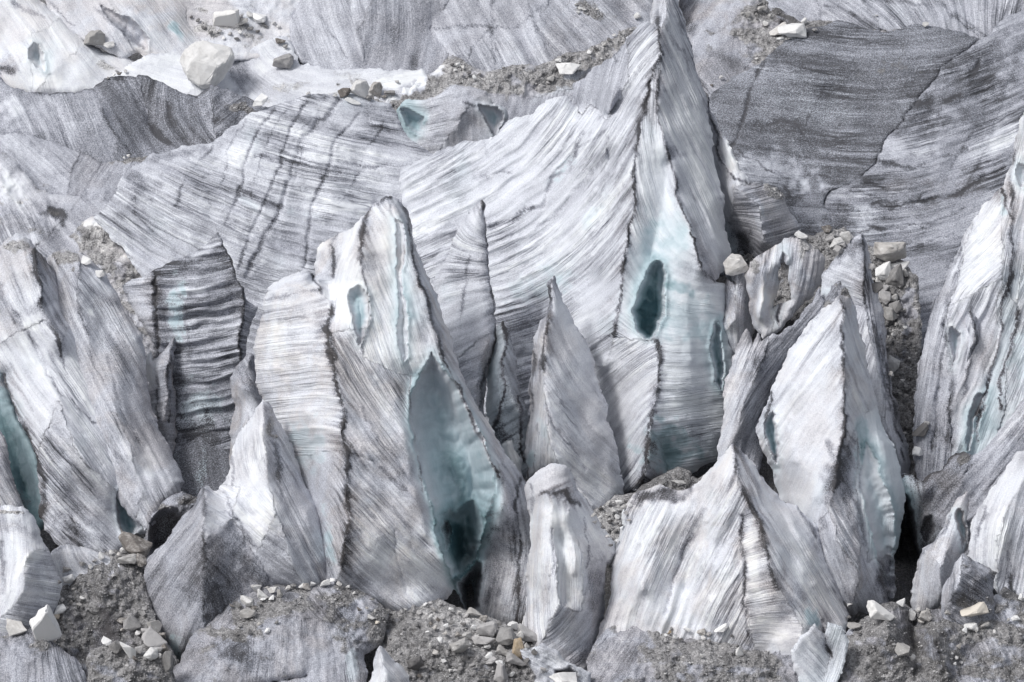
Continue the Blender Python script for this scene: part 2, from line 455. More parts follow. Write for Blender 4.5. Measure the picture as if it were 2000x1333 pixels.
    # grit lines
    seam = np.zeros(n, int)
    for li, (pts, wd, st_, bump) in enumerate(L):
        pl = resample([(p[0], p[1], 0) for p in chunks(pts, 2)], 4)
        d = seg_dist(x, y, pl.tolist()); jag = 1 + 1.3 * vn(x / 5, y / 5, sd_ + 11) + 1.1 * vn(x / 17, y / 17, sd_ + 12) + 1.1 * vn(x / 60, y / 60, sd_ + 16)
        w_ = np.clip(1.3 - d / np.maximum(wd * jag, .8), 0, 1)
        par["d"] = par["d"] + st_ * w_ * np.clip(.78 + 1.6 * vn(x / 40, y / 40, sd_ + 17), .1, 1.1); par["b"] = par["b"] * (1 - .8 * w_)
        if st_ >= .5: seam[d < wd * .8 + 1.8] = 500 + li
        z = z + bump * np.clip(1 - d / (wd * 1.5), 0, 1)
    fe = np.zeros(n)
    for pts, wd, st_, bump in L:
        if st_ < .5: continue
        pl = resample([(p[0], p[1], 0) for p in chunks(pts, 2)], 6)
        d = seg_dist(x, y, pl[::2].tolist()); rng_ = 46 * np.clip(.35 + 1.5 * vn(ss / 6.5, tt / 400, sd_ + 41) + 1.0 * fbm(x / 40, y / 60, sd_ + 42, 2), 0, 1.6) + 1
        fe = np.maximum(fe, np.clip(1 - d / rng_, 0, 1) * np.clip(wd / 4, .5, 1.2))
    par["d"] = par["d"] + .34 * fe * (par["b"] < .5); par["w"] = par["w"] + .5 * fe
    # hollows: blue ice, with the shade of deep recesses painted into the tone
    hol = np.full(n, -1)
    for hi, h in enumerate(H):
        pts, depth, blue, rim, hollow_shade = h[:5]
        c0 = chunks(pts, 2); pl = resample([(p[0], p[1], 0) for p in c0 + [c0[0]]], 4)
        ins = in_poly(x, y, pl[:-1, :2].tolist()); d = seg_dist(x, y, pl.tolist())
        q = np.clip(d / rim, 0, 1) * ins; pr = 1 - (1 - q) ** 2.2
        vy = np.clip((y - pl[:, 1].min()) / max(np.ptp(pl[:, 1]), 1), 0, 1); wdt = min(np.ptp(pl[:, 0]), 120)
        sca = np.abs(vn(x / (wdt * .35) + 3, y / (wdt * .6), sd_ + 13)) * 2; sca2 = np.abs(vn(x / (wdt * .16) + 3, y / (wdt * .3), sd_ + 15)) * 2
        z = np.where(ins, zsm * pr + z * (1 - pr) - depth * pr * (1 + .6 * vy) + pr * wdt * (.16 * sca + .06 * sca2), z)
        z = z + np.where(~ins, 5 * np.clip(1 - d / 8, 0, 1), 0)
        qc = np.clip(d / (rim * 1.4), 0, 1); k_ = np.clip(.22 + .9 * qc ** 1.1 * (.45 + .75 * vy) + .35 * (sca - .4) * qc, 0, 1.1) * ins; wl = np.clip(wdt * .30, 5, 34); sf = np.clip(d / (4 + (wl - 4) * np.clip((x - pl[:, 0].mean()) / (.25 * wdt) + .3, 0, 1)), 0, 1) * ins; halo = np.clip(1 - d / 22, 0, 1) * ~ins; par['b'] = par['b'] + .22 * halo * (blue > .3); par['d'] = par['d'] - .08 * halo  # blue deepens with the ice; shade painted in towards centre and foot
        par["b"] = par["b"] * (1 - sf) + blue * k_ * sf; par["d"] = par["d"] * (1 - sf) + sf * (hollow_shade + .05 * gr); par["c"] = par["c"] * (1 - sf) + .22 * sf
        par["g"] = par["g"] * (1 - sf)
        zsm = np.where(ins, z, zsm); hol[ins] = hi
    # to the place
    dep = D0 + (by - y) * lean * m - z * m
    co = world_pts(x, y, dep)
    zz = zsm if zedge is None else zsm
    bk = np.minimum(T * np.sqrt(np.clip(od / max(T, 1), 0, 1)), T)
    dep_b = np.maximum(D0 + (by - y) * lean * m - (zz - bk) * m, dep + .02 * (od > 1.5))
    cob = world_pts(x, y, np.where(od < .6, dep, dep_b + .4 * np.clip(od / 8, 0, 1)))
    gm_ = (par["g"] > .5) & (od > 3)
    GRAV.append((co[gm_], par["d"][gm_], np.full(gm_.sum(), m)))
    # z buffer for placing stones
    bx = ((x - ZX0) / ZB_S).astype(int); bY = ((y - ZY0) / ZB_S).astype(int)
    ok = (bx >= 0) & (bY >= 0) & (bx < ZB.shape[1]) & (bY < ZB.shape[0])
    np.minimum.at(ZB, (bY[ok], bx[ok]), dep[ok])
    # faces
    a = idx[:-1, :-1]; b2 = idx[:-1, 1:]; c = idx[1:, 1:]; d = idx[1:, :-1]
    Q = np.stack([a, d, c, b2], -1).reshape(-1, 4); cnt = (Q >= 0).sum(1)
    q4 = Q[cnt == 4]; q3 = Q[cnt == 3]
    t3 = np.array([[v for v in row if v >= 0] for row in q3], dtype=np.int64).reshape(-1, 3)
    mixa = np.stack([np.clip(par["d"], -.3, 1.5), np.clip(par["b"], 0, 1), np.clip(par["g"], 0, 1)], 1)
    mixb = np.stack([np.clip(par["c"], 0, 2), np.clip(par["w"], 0, 1), relv], 1)
    s = s + 7 * vn(s / 70, t / 160, sd_ + 21) + 1.6 * vn(x / 22, y / 22, sd_ + 22)
    uv = np.stack([s + sd_ * 37.0, t + sd_ * 11.0], 1)
    org = world_pts([x.mean()], [min(by, y.max())], [D0])[0]
    # parts: hollows, grit seams, one flank per facet
    part = lb.copy()
    sm_ = (seam > 0) & (hol < 0); part[sm_] = seam[sm_]
    part[hol >= 0] = 1000 + hol[hol >= 0]
    pq = part[q4].min(1) if len(q4) else np.zeros(0); pt = part[t3].min(1) if len(t3) else np.zeros(0)
    pm = part[q4].max(1); pq = np.where((pm >= 500) & (pm < 1000), pm, pq)
    def build(nm, fq, ft, back):
        used = np.unique(np.concatenate([fq.ravel(), ft.ravel()])).astype(int); rm = np.full(n, -1); rm[used] = np.arange(len(used))
        if back == 1:
            cc = np.concatenate([co[used], cob]); nb = len(used)
            fq_ = np.concatenate([rm[fq], (q4[:, ::-1] + nb)]); ft_ = np.concatenate([rm[ft].reshape(-1, 3), (t3[:, ::-1] + nb)])
            A = np.concatenate([mixa[used], mixa]); B = np.concatenate([mixb[used], mixb]); U = np.concatenate([uv[used], uv])
        elif back == 2:
            cc = cob; fq_ = q4[:, ::-1]; ft_ = t3[:, ::-1]; A = mixa; B = mixb; U = uv
        else:
            cc = co[used]; fq_ = rm[fq]; ft_ = rm[ft].reshape(-1, 3); A = mixa[used]; B = mixb[used]; U = uv[used]
        return mesh_from(nm, cc, fq_, ft_, dict(mixa=A, mixb=B), U, org, ICE)
    ids = [i for i in np.unique(pq) if (pq == i).sum() >= 12]
    # small leftovers join the first flank
    low = ids[0]
    pq = np.where(np.isin(pq, ids), pq, low); pt = np.where(np.isin(pt, ids), pt, low)
    if len(ids) == 1:
        body = bpy.data.objects.new(name, build(name, q4, t3, 1)); COL.objects.link(body); body.location = org
    else:
        body = bpy.data.objects.new(name, None); COL.objects.link(body); body.location = org; body.empty_display_size = .5
        for i in ids:
            if i >= 1000: pn = H[i - 1000][5] if len(H[i - 1000]) > 5 else "ice_hollow"
            elif i >= 500: pn = "grit_seam"
            else: pn = F[i][1].get("n", flank)
            o = bpy.data.objects.new(pn, build(pn, q4[pq == i], t3[pt == i], 0)); COL.objects.link(o); o.parent = body
        o = bpy.data.objects.new("rear_flank", build("rear_flank", q4, t3, 2)); COL.objects.link(o); o.parent = body
    tag(body, label, cat if kind is None else None, group, kind)
    return body

def depth_at(x, y, r=0):
    bx = int((x - ZX0) / ZB_S); bY = int((y - ZY0) / ZB_S)
    w = ZB[max(bY - r, 0):bY + r + 1, max(bx - r, 0):bx + r + 1]
    return float(w.min()) if w.size else 1e9
# ------------------------------------------------------------------ the glacier surface under everything
def ground():
    n = 260
    u = np.concatenate([-np.geomspace(4000, 130, 40), np.linspace(-120, 120, n), np.geomspace(130, 4000, 40)])
    v = np.concatenate([np.linspace(-500, 560, 40), np.linspace(565, 1050, n), np.geomspace(1060, 9000, 60)])
    U, V = np.meshgrid(u, v)
    far = np.clip((V - 1000) / 3000, 0, 1)
    Vc = np.minimum(V, 900); zpl = (GC - GN[1] * Vc) / GN[2] + np.clip(V - 900, 0, None) * .09
    zz = zpl - 7.5 + 2.5 * fbm(U / 22, V / 22, 5, 4) + 40 * far * fbm(U / 500, V / 500, 8, 4) * np.clip((V - 1050) / 600, 0, 1)
    co = np.stack([U.ravel(), V.ravel(), zz.ravel()], 1); N = len(co); ny, nx = U.shape
    I = np.arange(N).reshape(ny, nx)
    q = np.stack([I[:-1, :-1], I[:-1, 1:], I[1:, 1:], I[1:, :-1]], -1).reshape(-1, 4)
    A = np.tile(np.array([[.85, 0, .55]]), (N, 1)); B = np.tile(np.array([[.8, .4, .5]]), (N, 1))
    me = mesh_from("glacier_surface", co, q, np.zeros((0, 3), int), dict(mixa=A, mixb=B), np.stack([U.ravel() * 20, V.ravel() * 20], 1), np.zeros(3), ICE)
    o = bpy.data.objects.new("glacier_surface", me); COL.objects.link(o); tag(o, kind="structure")
ground()

# ------------------------------------------------------------------ far background
ice("ice_cliff", "tall violet grey ice wall with crossing dark seams, at the top centre of the picture", "ice wall", 165,
    "a 595 -50 -30; b 577 20 -30; c 556 80 -30; d 578 120 -10; e 640 150 0; f 715 165 0; g 800 165 0; h 900 160 0; i 1000 155 0; j 1100 145 0; k 1190 105 0; l 1240 80 -20; m 1310 40 -60; n 1345 -50 -60; o 1100 -50 10; p 900 -50 0; q 750 -50 25; u 840 60 -30; v 700 60 20; x 1050 50 15",
    [("a b c d e f v q", dict(a=[(600, 60, 70), (680, 120, 60), (720, 0, 85)], d=.44, c=.6, w=.1)),
     ("v f g h u p q", dict(a=[(740, 90, 105), (850, 90, 95), (800, 0, 80)], d=.54, c=.55, w=.2)),
     ("u h i j x o p", dict(a=[(930, 60, 60), (1030, 80, 55), (960, 130, 65)], d=.46, c=.85, w=.15)),
     ("x j k l m n o", dict(a=[(1120, 60, 50), (1220, 20, 45)], d=.5, c=.6, w=.3))],
    L=[("930 0 960 60 985 140", 2.5, .25, 0), ("962 -20 962 60 965 145", 4, .22, 0), ("850 58 900 52 960 55 1020 45 1060 15", 2.5, .25, 0), ("690 15 705 70 700 130", 3, .15, 0), ("905 130 930 90 960 60", 2, .25, 0), ("1030 10 1060 80 1070 115", 3, .2, 0), ("610 0 640 60 690 140", 2, .2, 0)],
    S=[(770, 65, 22, 30, 0, "d", .18), (808, 120, 16, 26, 0, "d", .2), (1150, 20, 60, 22, 30, "g", .6)], T=200, lean=.5)

ice("ice_slope", "pale sandy ice slope with sweeping fluted hollows in the top left corner", "ice slope", 150,
    "a 60 -50 0; b 610 -50 -30; c 590 0 -30; d 580 60 -20; e 560 110 0; f 480 120 10; g 400 130 0; h 300 130 20; i 240 115 20; j 170 80 40; k 110 45 20; m 185 -50 30; n 235 50 40; o 270 100 20; p 330 -50 -20; q 370 45 -10; r 400 90 0",
    [("a k j i o n m", dict(a=[(140, 10, 55), (200, 70, 60)], d=.3, c=.5, w=.5)),
     ("m n o h g r q p", dict(a=[(260, 40, 55), (330, 80, 50)], d=.27, c=.4, w=.8)),
     ("p q r g f e d c b", dict(a=[(470, 0, 10)], d=.28, c=.25, w=.6, g=.15))],
    C=["180 0 30 225 60 45 262 100 30", "265 20 30 330 60 15 385 85 5"],
    L=[("90 0 130 30 150 45", 3, .35, 0), ("180 5 215 45 245 70 262 98", 3, .25, 2), ("185 0 205 20 240 55 280 90", 5, .2, 0)],
    H=[("195 10 225 25 262 45 290 75 288 95 262 85 235 62 210 38", 25, .12, 14, .3)],
    S=[(440, 55, 75, 30, 10, "g", .6), (345, 62, 22, 13, 40, "b", .5), (250, 50, 40, 30, 50, "d", .15)], T=200, lean=.5)

ice("ice_hummock", "pale lumpy ice hummock with a green tinted scoop in the top left corner", "ice hummock", 190,
    "a -50 -50 0; b 55 -50 0; c 80 5 10; d 130 32 20; e 150 62 20; f 200 100 0; g 245 108 0; h 275 125 0; i 300 150 -10; j 260 175 0; k 180 190 0; l 60 190 0; m -50 180 0; n 60 70 30; o 150 100 20; p 100 140 25",
    [("a b c d n l m", dict(a=55, d=.2, c=.4, w=.5)), ("d e o p l n", dict(a=60, d=.16, c=.35, w=.3)), ("e f g h i j k l p o", dict(a=[(200, 130, 20), (120, 170, 90)], d=.2, c=.4, w=.4))],
    H=[("62 85 75 88 85 110 92 138 75 135 58 120 56 100", 28, .5, 16, .12)],
    L=[("30 5 55 22 90 30", 4, .4, 0), ("0 133 15 130 28 132", 4, .5, 0)],
    S=[(15, 140, 22, 8, 0, "d", .4), (100, 160, 50, 14, 8, "d", -.2), (210, 130, 40, 10, 15, "g", .5), (180, 95, 30, 10, 10, "d", .2)], T=150, lean=.6)

ice("snow_basin", "pale snowy basin of smooth ice below the large white boulder at top left", "snow basin", 235,
    "a 180 175 0; b 215 145 0; c 260 115 20; d 290 105 20; e 330 100 10; f 365 98 -10; g 440 92 -10; h 480 98 0; i 520 80 10; j 562 68 0; k 580 125 0; l 640 135 20; m 700 135 10; n 735 128 30; o 760 140 20; p 830 135 20; q 850 160 0; r 770 230 0; s 520 260 0; t 280 250 0; u 460 150 -40; v 380 170 20",
    [("a b c d e f v t", dict(a=[(250, 150, 20), (330, 140, 10)], d=.12, c=.3, w=.1)),
     ("f g u s t v", dict(a=[(430, 120, 80)], d=.16, c=.3, w=.05)),
     ("g h i j k l m n o p q r s u", dict(a=[(500, 120, 75), (600, 170, -8), (700, 160, -8)], d=.24, c=.45, w=.1))],
    S=[(470, 150, 22, 45, 5, "d", .3), (560, 170, 110, 14, -3, "g", .45), (510, 130, 30, 14, -10, "d", -.2), (555, 120, 18, 16, 0, "d", .35), (770, 160, 80, 12, -15, "d", -.5), (690, 150, 50, 20, 0, "g", .4), (640, 190, 120, 12, -5, "g", .5)],
    L=[("240 108 300 105 340 100", 3, .4, 2)], T=150, lean=1.0)

ice("ice_slope", "grey blue streaked ice face running along the top right edge of the picture", "ice slope", 75,
    "a 1480 -50 0; b 1500 20 0; c 1560 60 0; d 1640 75 0; e 1900 100 0; f 1960 90 0; g 2050 60 0; h 2050 -50 0; i 1800 -50 20; k 1650 -50 0; m 1720 60 20",
    [("a b c d m k", dict(a=[(1560, 20, 35)], d=.5, c=.9, w=.1)), ("k m e f g h i", dict(a=[(1700, 10, 30), (1850, 10, 60), (1950, 0, 120), (1780, 40, 45)], d=.48, c=1.2, w=.05))],
    L=[("1590 0 1606 15 1602 40", 3, .3, 0), ("1610 12 1640 14 1665 30", 3, .3, 0), ("1830 0 1860 30 1910 65", 4, .35, 0), ("1972 0 1960 30 1952 60", 2, .35, 0), ("1690 2 1780 4 1850 15 1890 40 1925 66", 4, .25, 0)], T=200, lean=.6)
ice("debris_slope", "brownish grey debris covered ridge with scattered white stones right of the highest ice peak", "debris slope", 175,
    "a 1318 -50 -20; b 1500 -50 20; c 1520 10 20; d 1570 40 20; e 1660 70 0; f 1760 60 20; g 1920 85 0; h 1900 140 0; i 1600 160 0; j 1390 215 0; k 1360 150 -20; l 1335 60 -30; m 1420 60 30; n 1470 110 10; o 1680 30 10",
    [("a l k m b", dict(a=[(1360, 60, 125), (1430, 0, 130)], d=.5, c=.6, w=.7, g=.2)), ("m k j n", dict(a=[(1390, 140, 30), (1450, 90, 100)], d=.6, c=.7, w=.3, g=.1)), ("b m n j i h g f o e d c", dict(a=20, d=.5, g=.75, c=.5, w=.6)), ("d e o", dict(a=20, d=.5, g=.9))],
    L=[("1515 0 1520 20 1528 28", 5, .5, 0), ("1538 32 1550 30 1556 38", 5, .6, 0)],
    S=[(1345, 50, 22, 20, 0, "d", .3), (1430, 120, 70, 12, 25, "d", .15), (1700, 50, 40, 14, 10, "d", .2), (1560, 90, 60, 30, 0, "g", .6)], T=200, lean=1.2)

# ------------------------------------------------------------------ right: the great banded slopes
ice("ice_cliff", "broad smooth slate grey ice slope with one long vertical groove, at upper right", "ice wall", 500,
    "a 1375 200 0; b 1390 185 0; c 1430 150 0; d 1480 125 10; e 1515 95 15; f 1560 62 20; g 1600 48 20; h 1640 38 20; i 1680 52 20; j 1720 62 20; k 1765 58 20; l 1795 48 20; m 1850 55 30; n 1915 72 30; o 1850 130 50; p 1790 190 60; q 1740 260 60; r 1700 330 60; s 1660 365 50; t 1618 375 40; u 1608 400 30; v 1622 425 30; w 1630 520 0; x 1400 540 0; y 1405 330 0",
    [("a b c d e f g h i j k l m n o p q r s t u v w x y", dict(a=[(1450, 260, 6), (1600, 280, 6), (1650, 150, 12), (1520, 400, 4), (1750, 200, -15), (1460, 330, 6)], d=.80, c=1.0, w=.0, r=.7, b=.10))],
    C=["1500 150 25 1480 300 10 1440 420 0", "1640 120 30 1620 250 15 1560 380 0"],
    L=[("1490 122 1472 170 1452 225 1436 270 1425 292", 3.5, .35, -5), ("1610 160 1588 215 1568 255", 1.8, .25, 0), ("1440 292 1500 330 1540 352", 2, .25, 0), ("1620 378 1585 385 1540 390 1500 395", 3, .2, 0), ("1490 330 1580 340 1640 348", 2, .25, 0), ("1720 330 1650 315 1560 300 1480 288", 2, .18, 0), ("1500 250 1530 240 1560 250 1570 262", 3, .35, -4)],
    S=[(1680, 110, 160, 55, -8, "g", .28), (1740, 180, 60, 90, 35, "g", .2), (1490, 345, 110, 45, 0, "d", -.34), (1600, 400, 90, 50, 0, "d", -.22), (1530, 245, 55, 14, 3, "d", .2), (1600, 200, 110, 70, 0, "b", .05), (1480, 190, 60, 60, 0, "c", .2)],
    T=250, lean=1.0, zo=-40)
ice("ice_cliff", "dark blue grey banded ice wall with long curved layers behind the right hand boulder pile", "ice wall", 620,
    "a 1912 76 30; b 1950 45 30; c 2000 18 20; d 2060 -20 0; e 2060 700 0; f 1900 700 0; g 1780 680 0; h 1640 560 0; i 1625 480 -60; k 1605 405 -60; l 1618 372 -50; m 1660 362 -20; n 1700 328 0; o 1742 258 10; p 1792 188 20; q 1850 128 30",
    [("a b c d e f g h i k l m n o p q", dict(a=[(1750, 310, 0), (1850, 320, -14), (1950, 280, -30), (1700, 420, 3), (1830, 450, -16), (1930, 380, -32), (1900, 150, -25), (1800, 520, -22), (1700, 500, 4), (1850, 200, -8)], d=.56, c=1.6, w=.0, r=1.2, b=.04))],
    L=[("1778 205 1820 203 1870 194", 5, .4, -5), ("1700 308 1750 318 1790 322 1850 305 1890 290", 4, .35, -3), ("1700 398 1760 406 1800 398 1870 378 1930 345 1965 328", 2.5, .5, -3), ("1660 372 1740 395 1800 392", 3, .3, 0), ("1915 115 1908 135 1895 148", 5, .45, -3),
       ("1900 260 1850 330 1790 400", 2, .2, 0), ("1950 220 1920 300 1880 380", 2, .2, 0), ("1700 440 1760 450 1830 430 1890 405", 3, .3, -2), ("1650 455 1740 440 1800 445", 2.5, .3, 0), ("1740 480 1800 478 1860 455", 2.5, .3, 0)],
    S=[(1760, 290, 90, 24, -3, "d", -.16), (1830, 270, 50, 12, -15, "d", -.15), (1900, 150, 120, 80, -30, "d", .22), (1780, 230, 60, 50, -40, "d", .12), (1640, 430, 34, 50, 0, "d", .35), (1720, 430, 40, 22, 0, "d", .18), (1780, 360, 70, 20, 0, "w", .3), (1960, 260, 30, 60, 20, "d", -.25), (1690, 440, 60, 60, 0, "b", .08), (1680, 350, 30, 60, 30, "d", .1)],  # dark patch below the slate slope's edge is painted cavity shade
    T=250, lean=1.0)

# ------------------------------------------------------------------ left background ridges
ice("ice_ridge", "dark slate grey ice ridge with a sagging crest below the white boulder at upper left", "ice ridge", 330,
    "a -50 140 -10; b 0 150 0; c 20 166 0; d 60 175 0; e 110 178 0; f 160 176 0; g 187 172 10; h 205 155 20; i 235 148 20; j 280 148 20; k 320 162 10; l 355 180 10; m 385 184 0; n 400 170 15; p 408 164 30; q 430 172 20; r 480 190 0; s 540 215 -10; t 480 260 0; u 430 300 0; v 345 330 0; w 230 330 0; x 160 310 0; y 60 290 0; z -50 290 0; A 200 215 45; B 225 265 30; C 290 240 -30",
    [("a b c d e f g A B w x y z", dict(a=[(30, 220, 50), (120, 220, 80), (170, 240, 65)], d=.6, c=.7, w=.05)),
     ("g h i j C v w B A", dict(a=[(230, 190, 55), (250, 240, 60)], d=.72, c=.6, w=.1)),
     ("j k l m n p u v C", dict(a=[(300, 200, 115), (360, 230, 50), (340, 270, 30), (400, 200, 95)], d=.74, c=.9, w=.15)),
     ("p q r s t u", dict(a=[(440, 230, 140), (500, 220, 140)], d=.7, c=.6, w=.1, g=.2))],
    L=[("235 150 262 185 278 225 292 250 330 275 350 292", 3, .2, 0), ("200 215 225 265 250 303", 3, .25, 0), ("0 152 60 177 110 179 187 173 205 155 280 149 325 164 385 186 404 166", 3, .3, 2)],
    S=[(312, 262, 30, 12, 45, "d", .5), (60, 230, 70, 50, 10, "d", -.15), (20, 210, 40, 20, 40, "d", -.25), (330, 230, 35, 10, 90, "d", .15), (470, 210, 50, 14, 25, "g", .5)], T=160, lean=.7)  # dark oval in the ridge's hollow is painted shade
ice("ice_slope", "smooth grey slope with a gently curved crest between the dark ridge and domed banded wall", "ice slope", 430,
    "a -50 262 0; b 20 262 10; c 65 263 10; d 105 280 10; e 150 302 10; f 200 317 10; g 240 312 10; h 290 303 10; i 330 310 0; j 300 420 0; k 210 430 0; l 120 430 0; m -50 430 0; n 140 340 30",
    [("a b c d e n l m", dict(a=[(80, 320, 45), (30, 290, 40)], d=.42, c=.5, w=.05, g=.15)), ("e f g h i j k l n", dict(a=[(200, 350, 115), (260, 330, 130)], d=.52, c=.6, w=.3, g=.1))],
    L=[("150 303 140 340 132 380", 2.5, .3, 0)], S=[(260, 310, 50, 10, -8, "g", .7)], T=120, lean=.8)
ice("debris_slope", "grit streaked pale slope dropping from the left edge towards the tan debris mound", "debris slope", 560,
    "a -50 278 10; b 10 300 20; c 25 315 20; d 35 330 10; e 60 350 10; f 75 368 0; g 110 378 0; h 160 390 0; i 200 398 0; j 250 400 0; k 300 470 0; l 330 580 0; m 200 600 0; n -50 600 0; o 120 430 20",
    [("a b c d e f g h o n", dict(a=[(20, 340, 40), (60, 400, 55), (20, 450, 75)], d=.36, c=.8, w=.2, g=.3)), ("h i j k l m n o", dict(a=[(150, 420, 25), (200, 470, 60)], d=.46, c=.8, w=.15))],
    S=[(110, 420, 30, 14, 20, "d", .6), (60, 440, 60, 25, 20, "d", .2), (30, 370, 50, 30, 30, "d", -.2), (90, 405, 40, 20, 20, "d", .2)], T=120, lean=.8)

# ------------------------------------------------------------------ the pale banded wall, centre left
ice("ice_cliff", "large domed ice wall with curved black and white bands and crossing cracks, left of centre", "ice wall", 660,
    "a 185 430 -20; b 210 395 -10; c 232 360 0; d 262 322 0; e 300 300 0; f 350 288 10; g 420 277 10; h 455 252 10; i 495 222 10; j 540 204 10; k 600 190 20; l 650 184 20; m 710 186 20; n 760 200 10; o 780 225 0; p 795 258 -10; q 820 285 -10; r 848 305 -10; s 870 300 0; t 900 330 0; u 900 700 -20; v 700 740 -20; w 480 740 -20; x 300 560 -20",
    [("a b c d e f g h i j k l m n o p q r s t u v w x", dict(a=[(260, 360, 60), (300, 330, 20), (340, 400, 47), (290, 430, 55), (450, 330, 24), (450, 400, 33), (560, 400, 18), (560, 290, 18), (700, 330, 9), (820, 400, -4), (700, 480, 2), (450, 560, 30), (600, 550, 12), (650, 220, 12), (380, 300, -12), (500, 250, -22), (800, 310, 0)], d=.38, c=2.0, w=.0, r=1.3))],
    C=["300 310 15 400 420 30 500 560 0", "540 215 20 520 400 35 520 600 0", "640 200 20 650 400 30"],
    L=[("540 213 500 262 478 325 455 395 440 440", 2.6, .4, -4), ("605 190 575 240 548 300 532 370 500 440 460 520", 2.6, .4, -4), ("668 196 620 235 590 275 570 330 552 400 530 450 500 500 482 540", 4.5, .42, -5), ("592 285 585 320 576 350", 4, .3, -5), ("700 222 660 275 640 330 615 400 600 450 590 520", 3.2, .4, -4), ("560 215 520 270 505 330 490 380", 1.8, .35, 0), ("760 215 720 280 690 360 660 400", 1.6, .35, 0), ("640 190 610 230 580 260", 1.6, .3, 0), ("500 300 520 305 560 320 660 335", 5, .35, -3), ("465 365 505 385 545 400", 5, .4, -3), ("660 318 720 325 800 330 860 325", 4, .35, -3), ("420 275 380 330 350 370 340 400", 2, .35, 0), ("480 240 440 300 430 360", 1.8, .3, 0)],
    S=[(270, 370, 40, 30, 60, "d", .25), (300, 440, 90, 14, 47, "d", .1), (690, 400, 80, 22, 2, "d", -.25), (600, 215, 60, 16, 5, "d", -.2), (470, 300, 50, 24, -25, "d", -.2), (740, 240, 40, 40, 10, "d", .18), (830, 330, 40, 22, 10, "d", -.25), (480, 390, 40, 14, 30, "b", .2), (640, 345, 60, 12, 8, "d", .15), (560, 470, 90, 20, 14, "d", .2), (600, 420, 50, 10, 8, "b", .15), (350, 300, 70, 10, -10, "d", .25)],
    T=200, lean=.55, amp=1.0)

ice("debris_slope", "rubble strewn grey ridge with snow patches running down left from the highest peak", "debris slope", 300,
    "a 640 200 0; b 680 175 0; c 740 165 0; d 800 160 0; e 845 140 10; f 880 113 25; g 905 122 25; h 940 135 20; i 1000 132 20; j 1050 122 20; k 1095 112 20; l 1140 100 20; m 1190 78 20; n 1225 50 20; o 1262 45 0; p 1260 120 0; q 1180 160 0; r 1160 240 0; s 1000 270 0; t 800 270 0; u 760 230 0; v 900 180 30; w 1050 190 0",
    [("a b c d e f v t u", dict(a=10, d=.42, g=.8, c=.4, w=.4)), ("f g h i j k l m n o p q w v", dict(a=[(1050, 150, -20), (1180, 100, -35)], d=.42, g=.75, c=.4, w=.5)), ("v w q r s t", dict(a=[(1000, 200, 110), (1080, 190, 110)], d=.5, g=.1, c=1.1, w=.1))],
    S=[(790, 168, 60, 20, -25, "g", -1), (790, 168, 60, 20, -25, "d", -.5), (1090, 175, 60, 20, -20, "b", .15), (870, 150, 40, 20, 30, "d", -.15)], T=120, lean=1.1)
ice("ice_block", "small grey ice block with two pale green hollows, above the banded wall", "ice block", 320,
    "a 775 215 -20; b 790 203 0; c 830 195 10; d 862 178 20; e 885 168 20; f 930 168 20; g 953 172 20; h 962 200 10; i 985 206 0; j 997 232 -10; k 975 255 -20; l 965 275 -20; m 945 290 -10; n 850 320 -10; o 805 285 -20; p 900 225 30; q 830 235 -10",
    [("a b c q o", dict(a=5, d=.3, b=.3, c=.5)), ("c d e f g p n o q", dict(a=[(850, 200, -25), (880, 260, 0)], d=.42, c=.9, w=.2, g=.1)), ("g h i j k l m n p", dict(a=[(960, 230, 85)], d=.4, c=.7, w=.5))],
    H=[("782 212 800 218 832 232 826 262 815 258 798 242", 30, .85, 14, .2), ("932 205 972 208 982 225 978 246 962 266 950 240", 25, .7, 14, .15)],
    L=[("908 200 930 205 945 230 958 262", 3, .4, 2)], T=60, lean=.3)

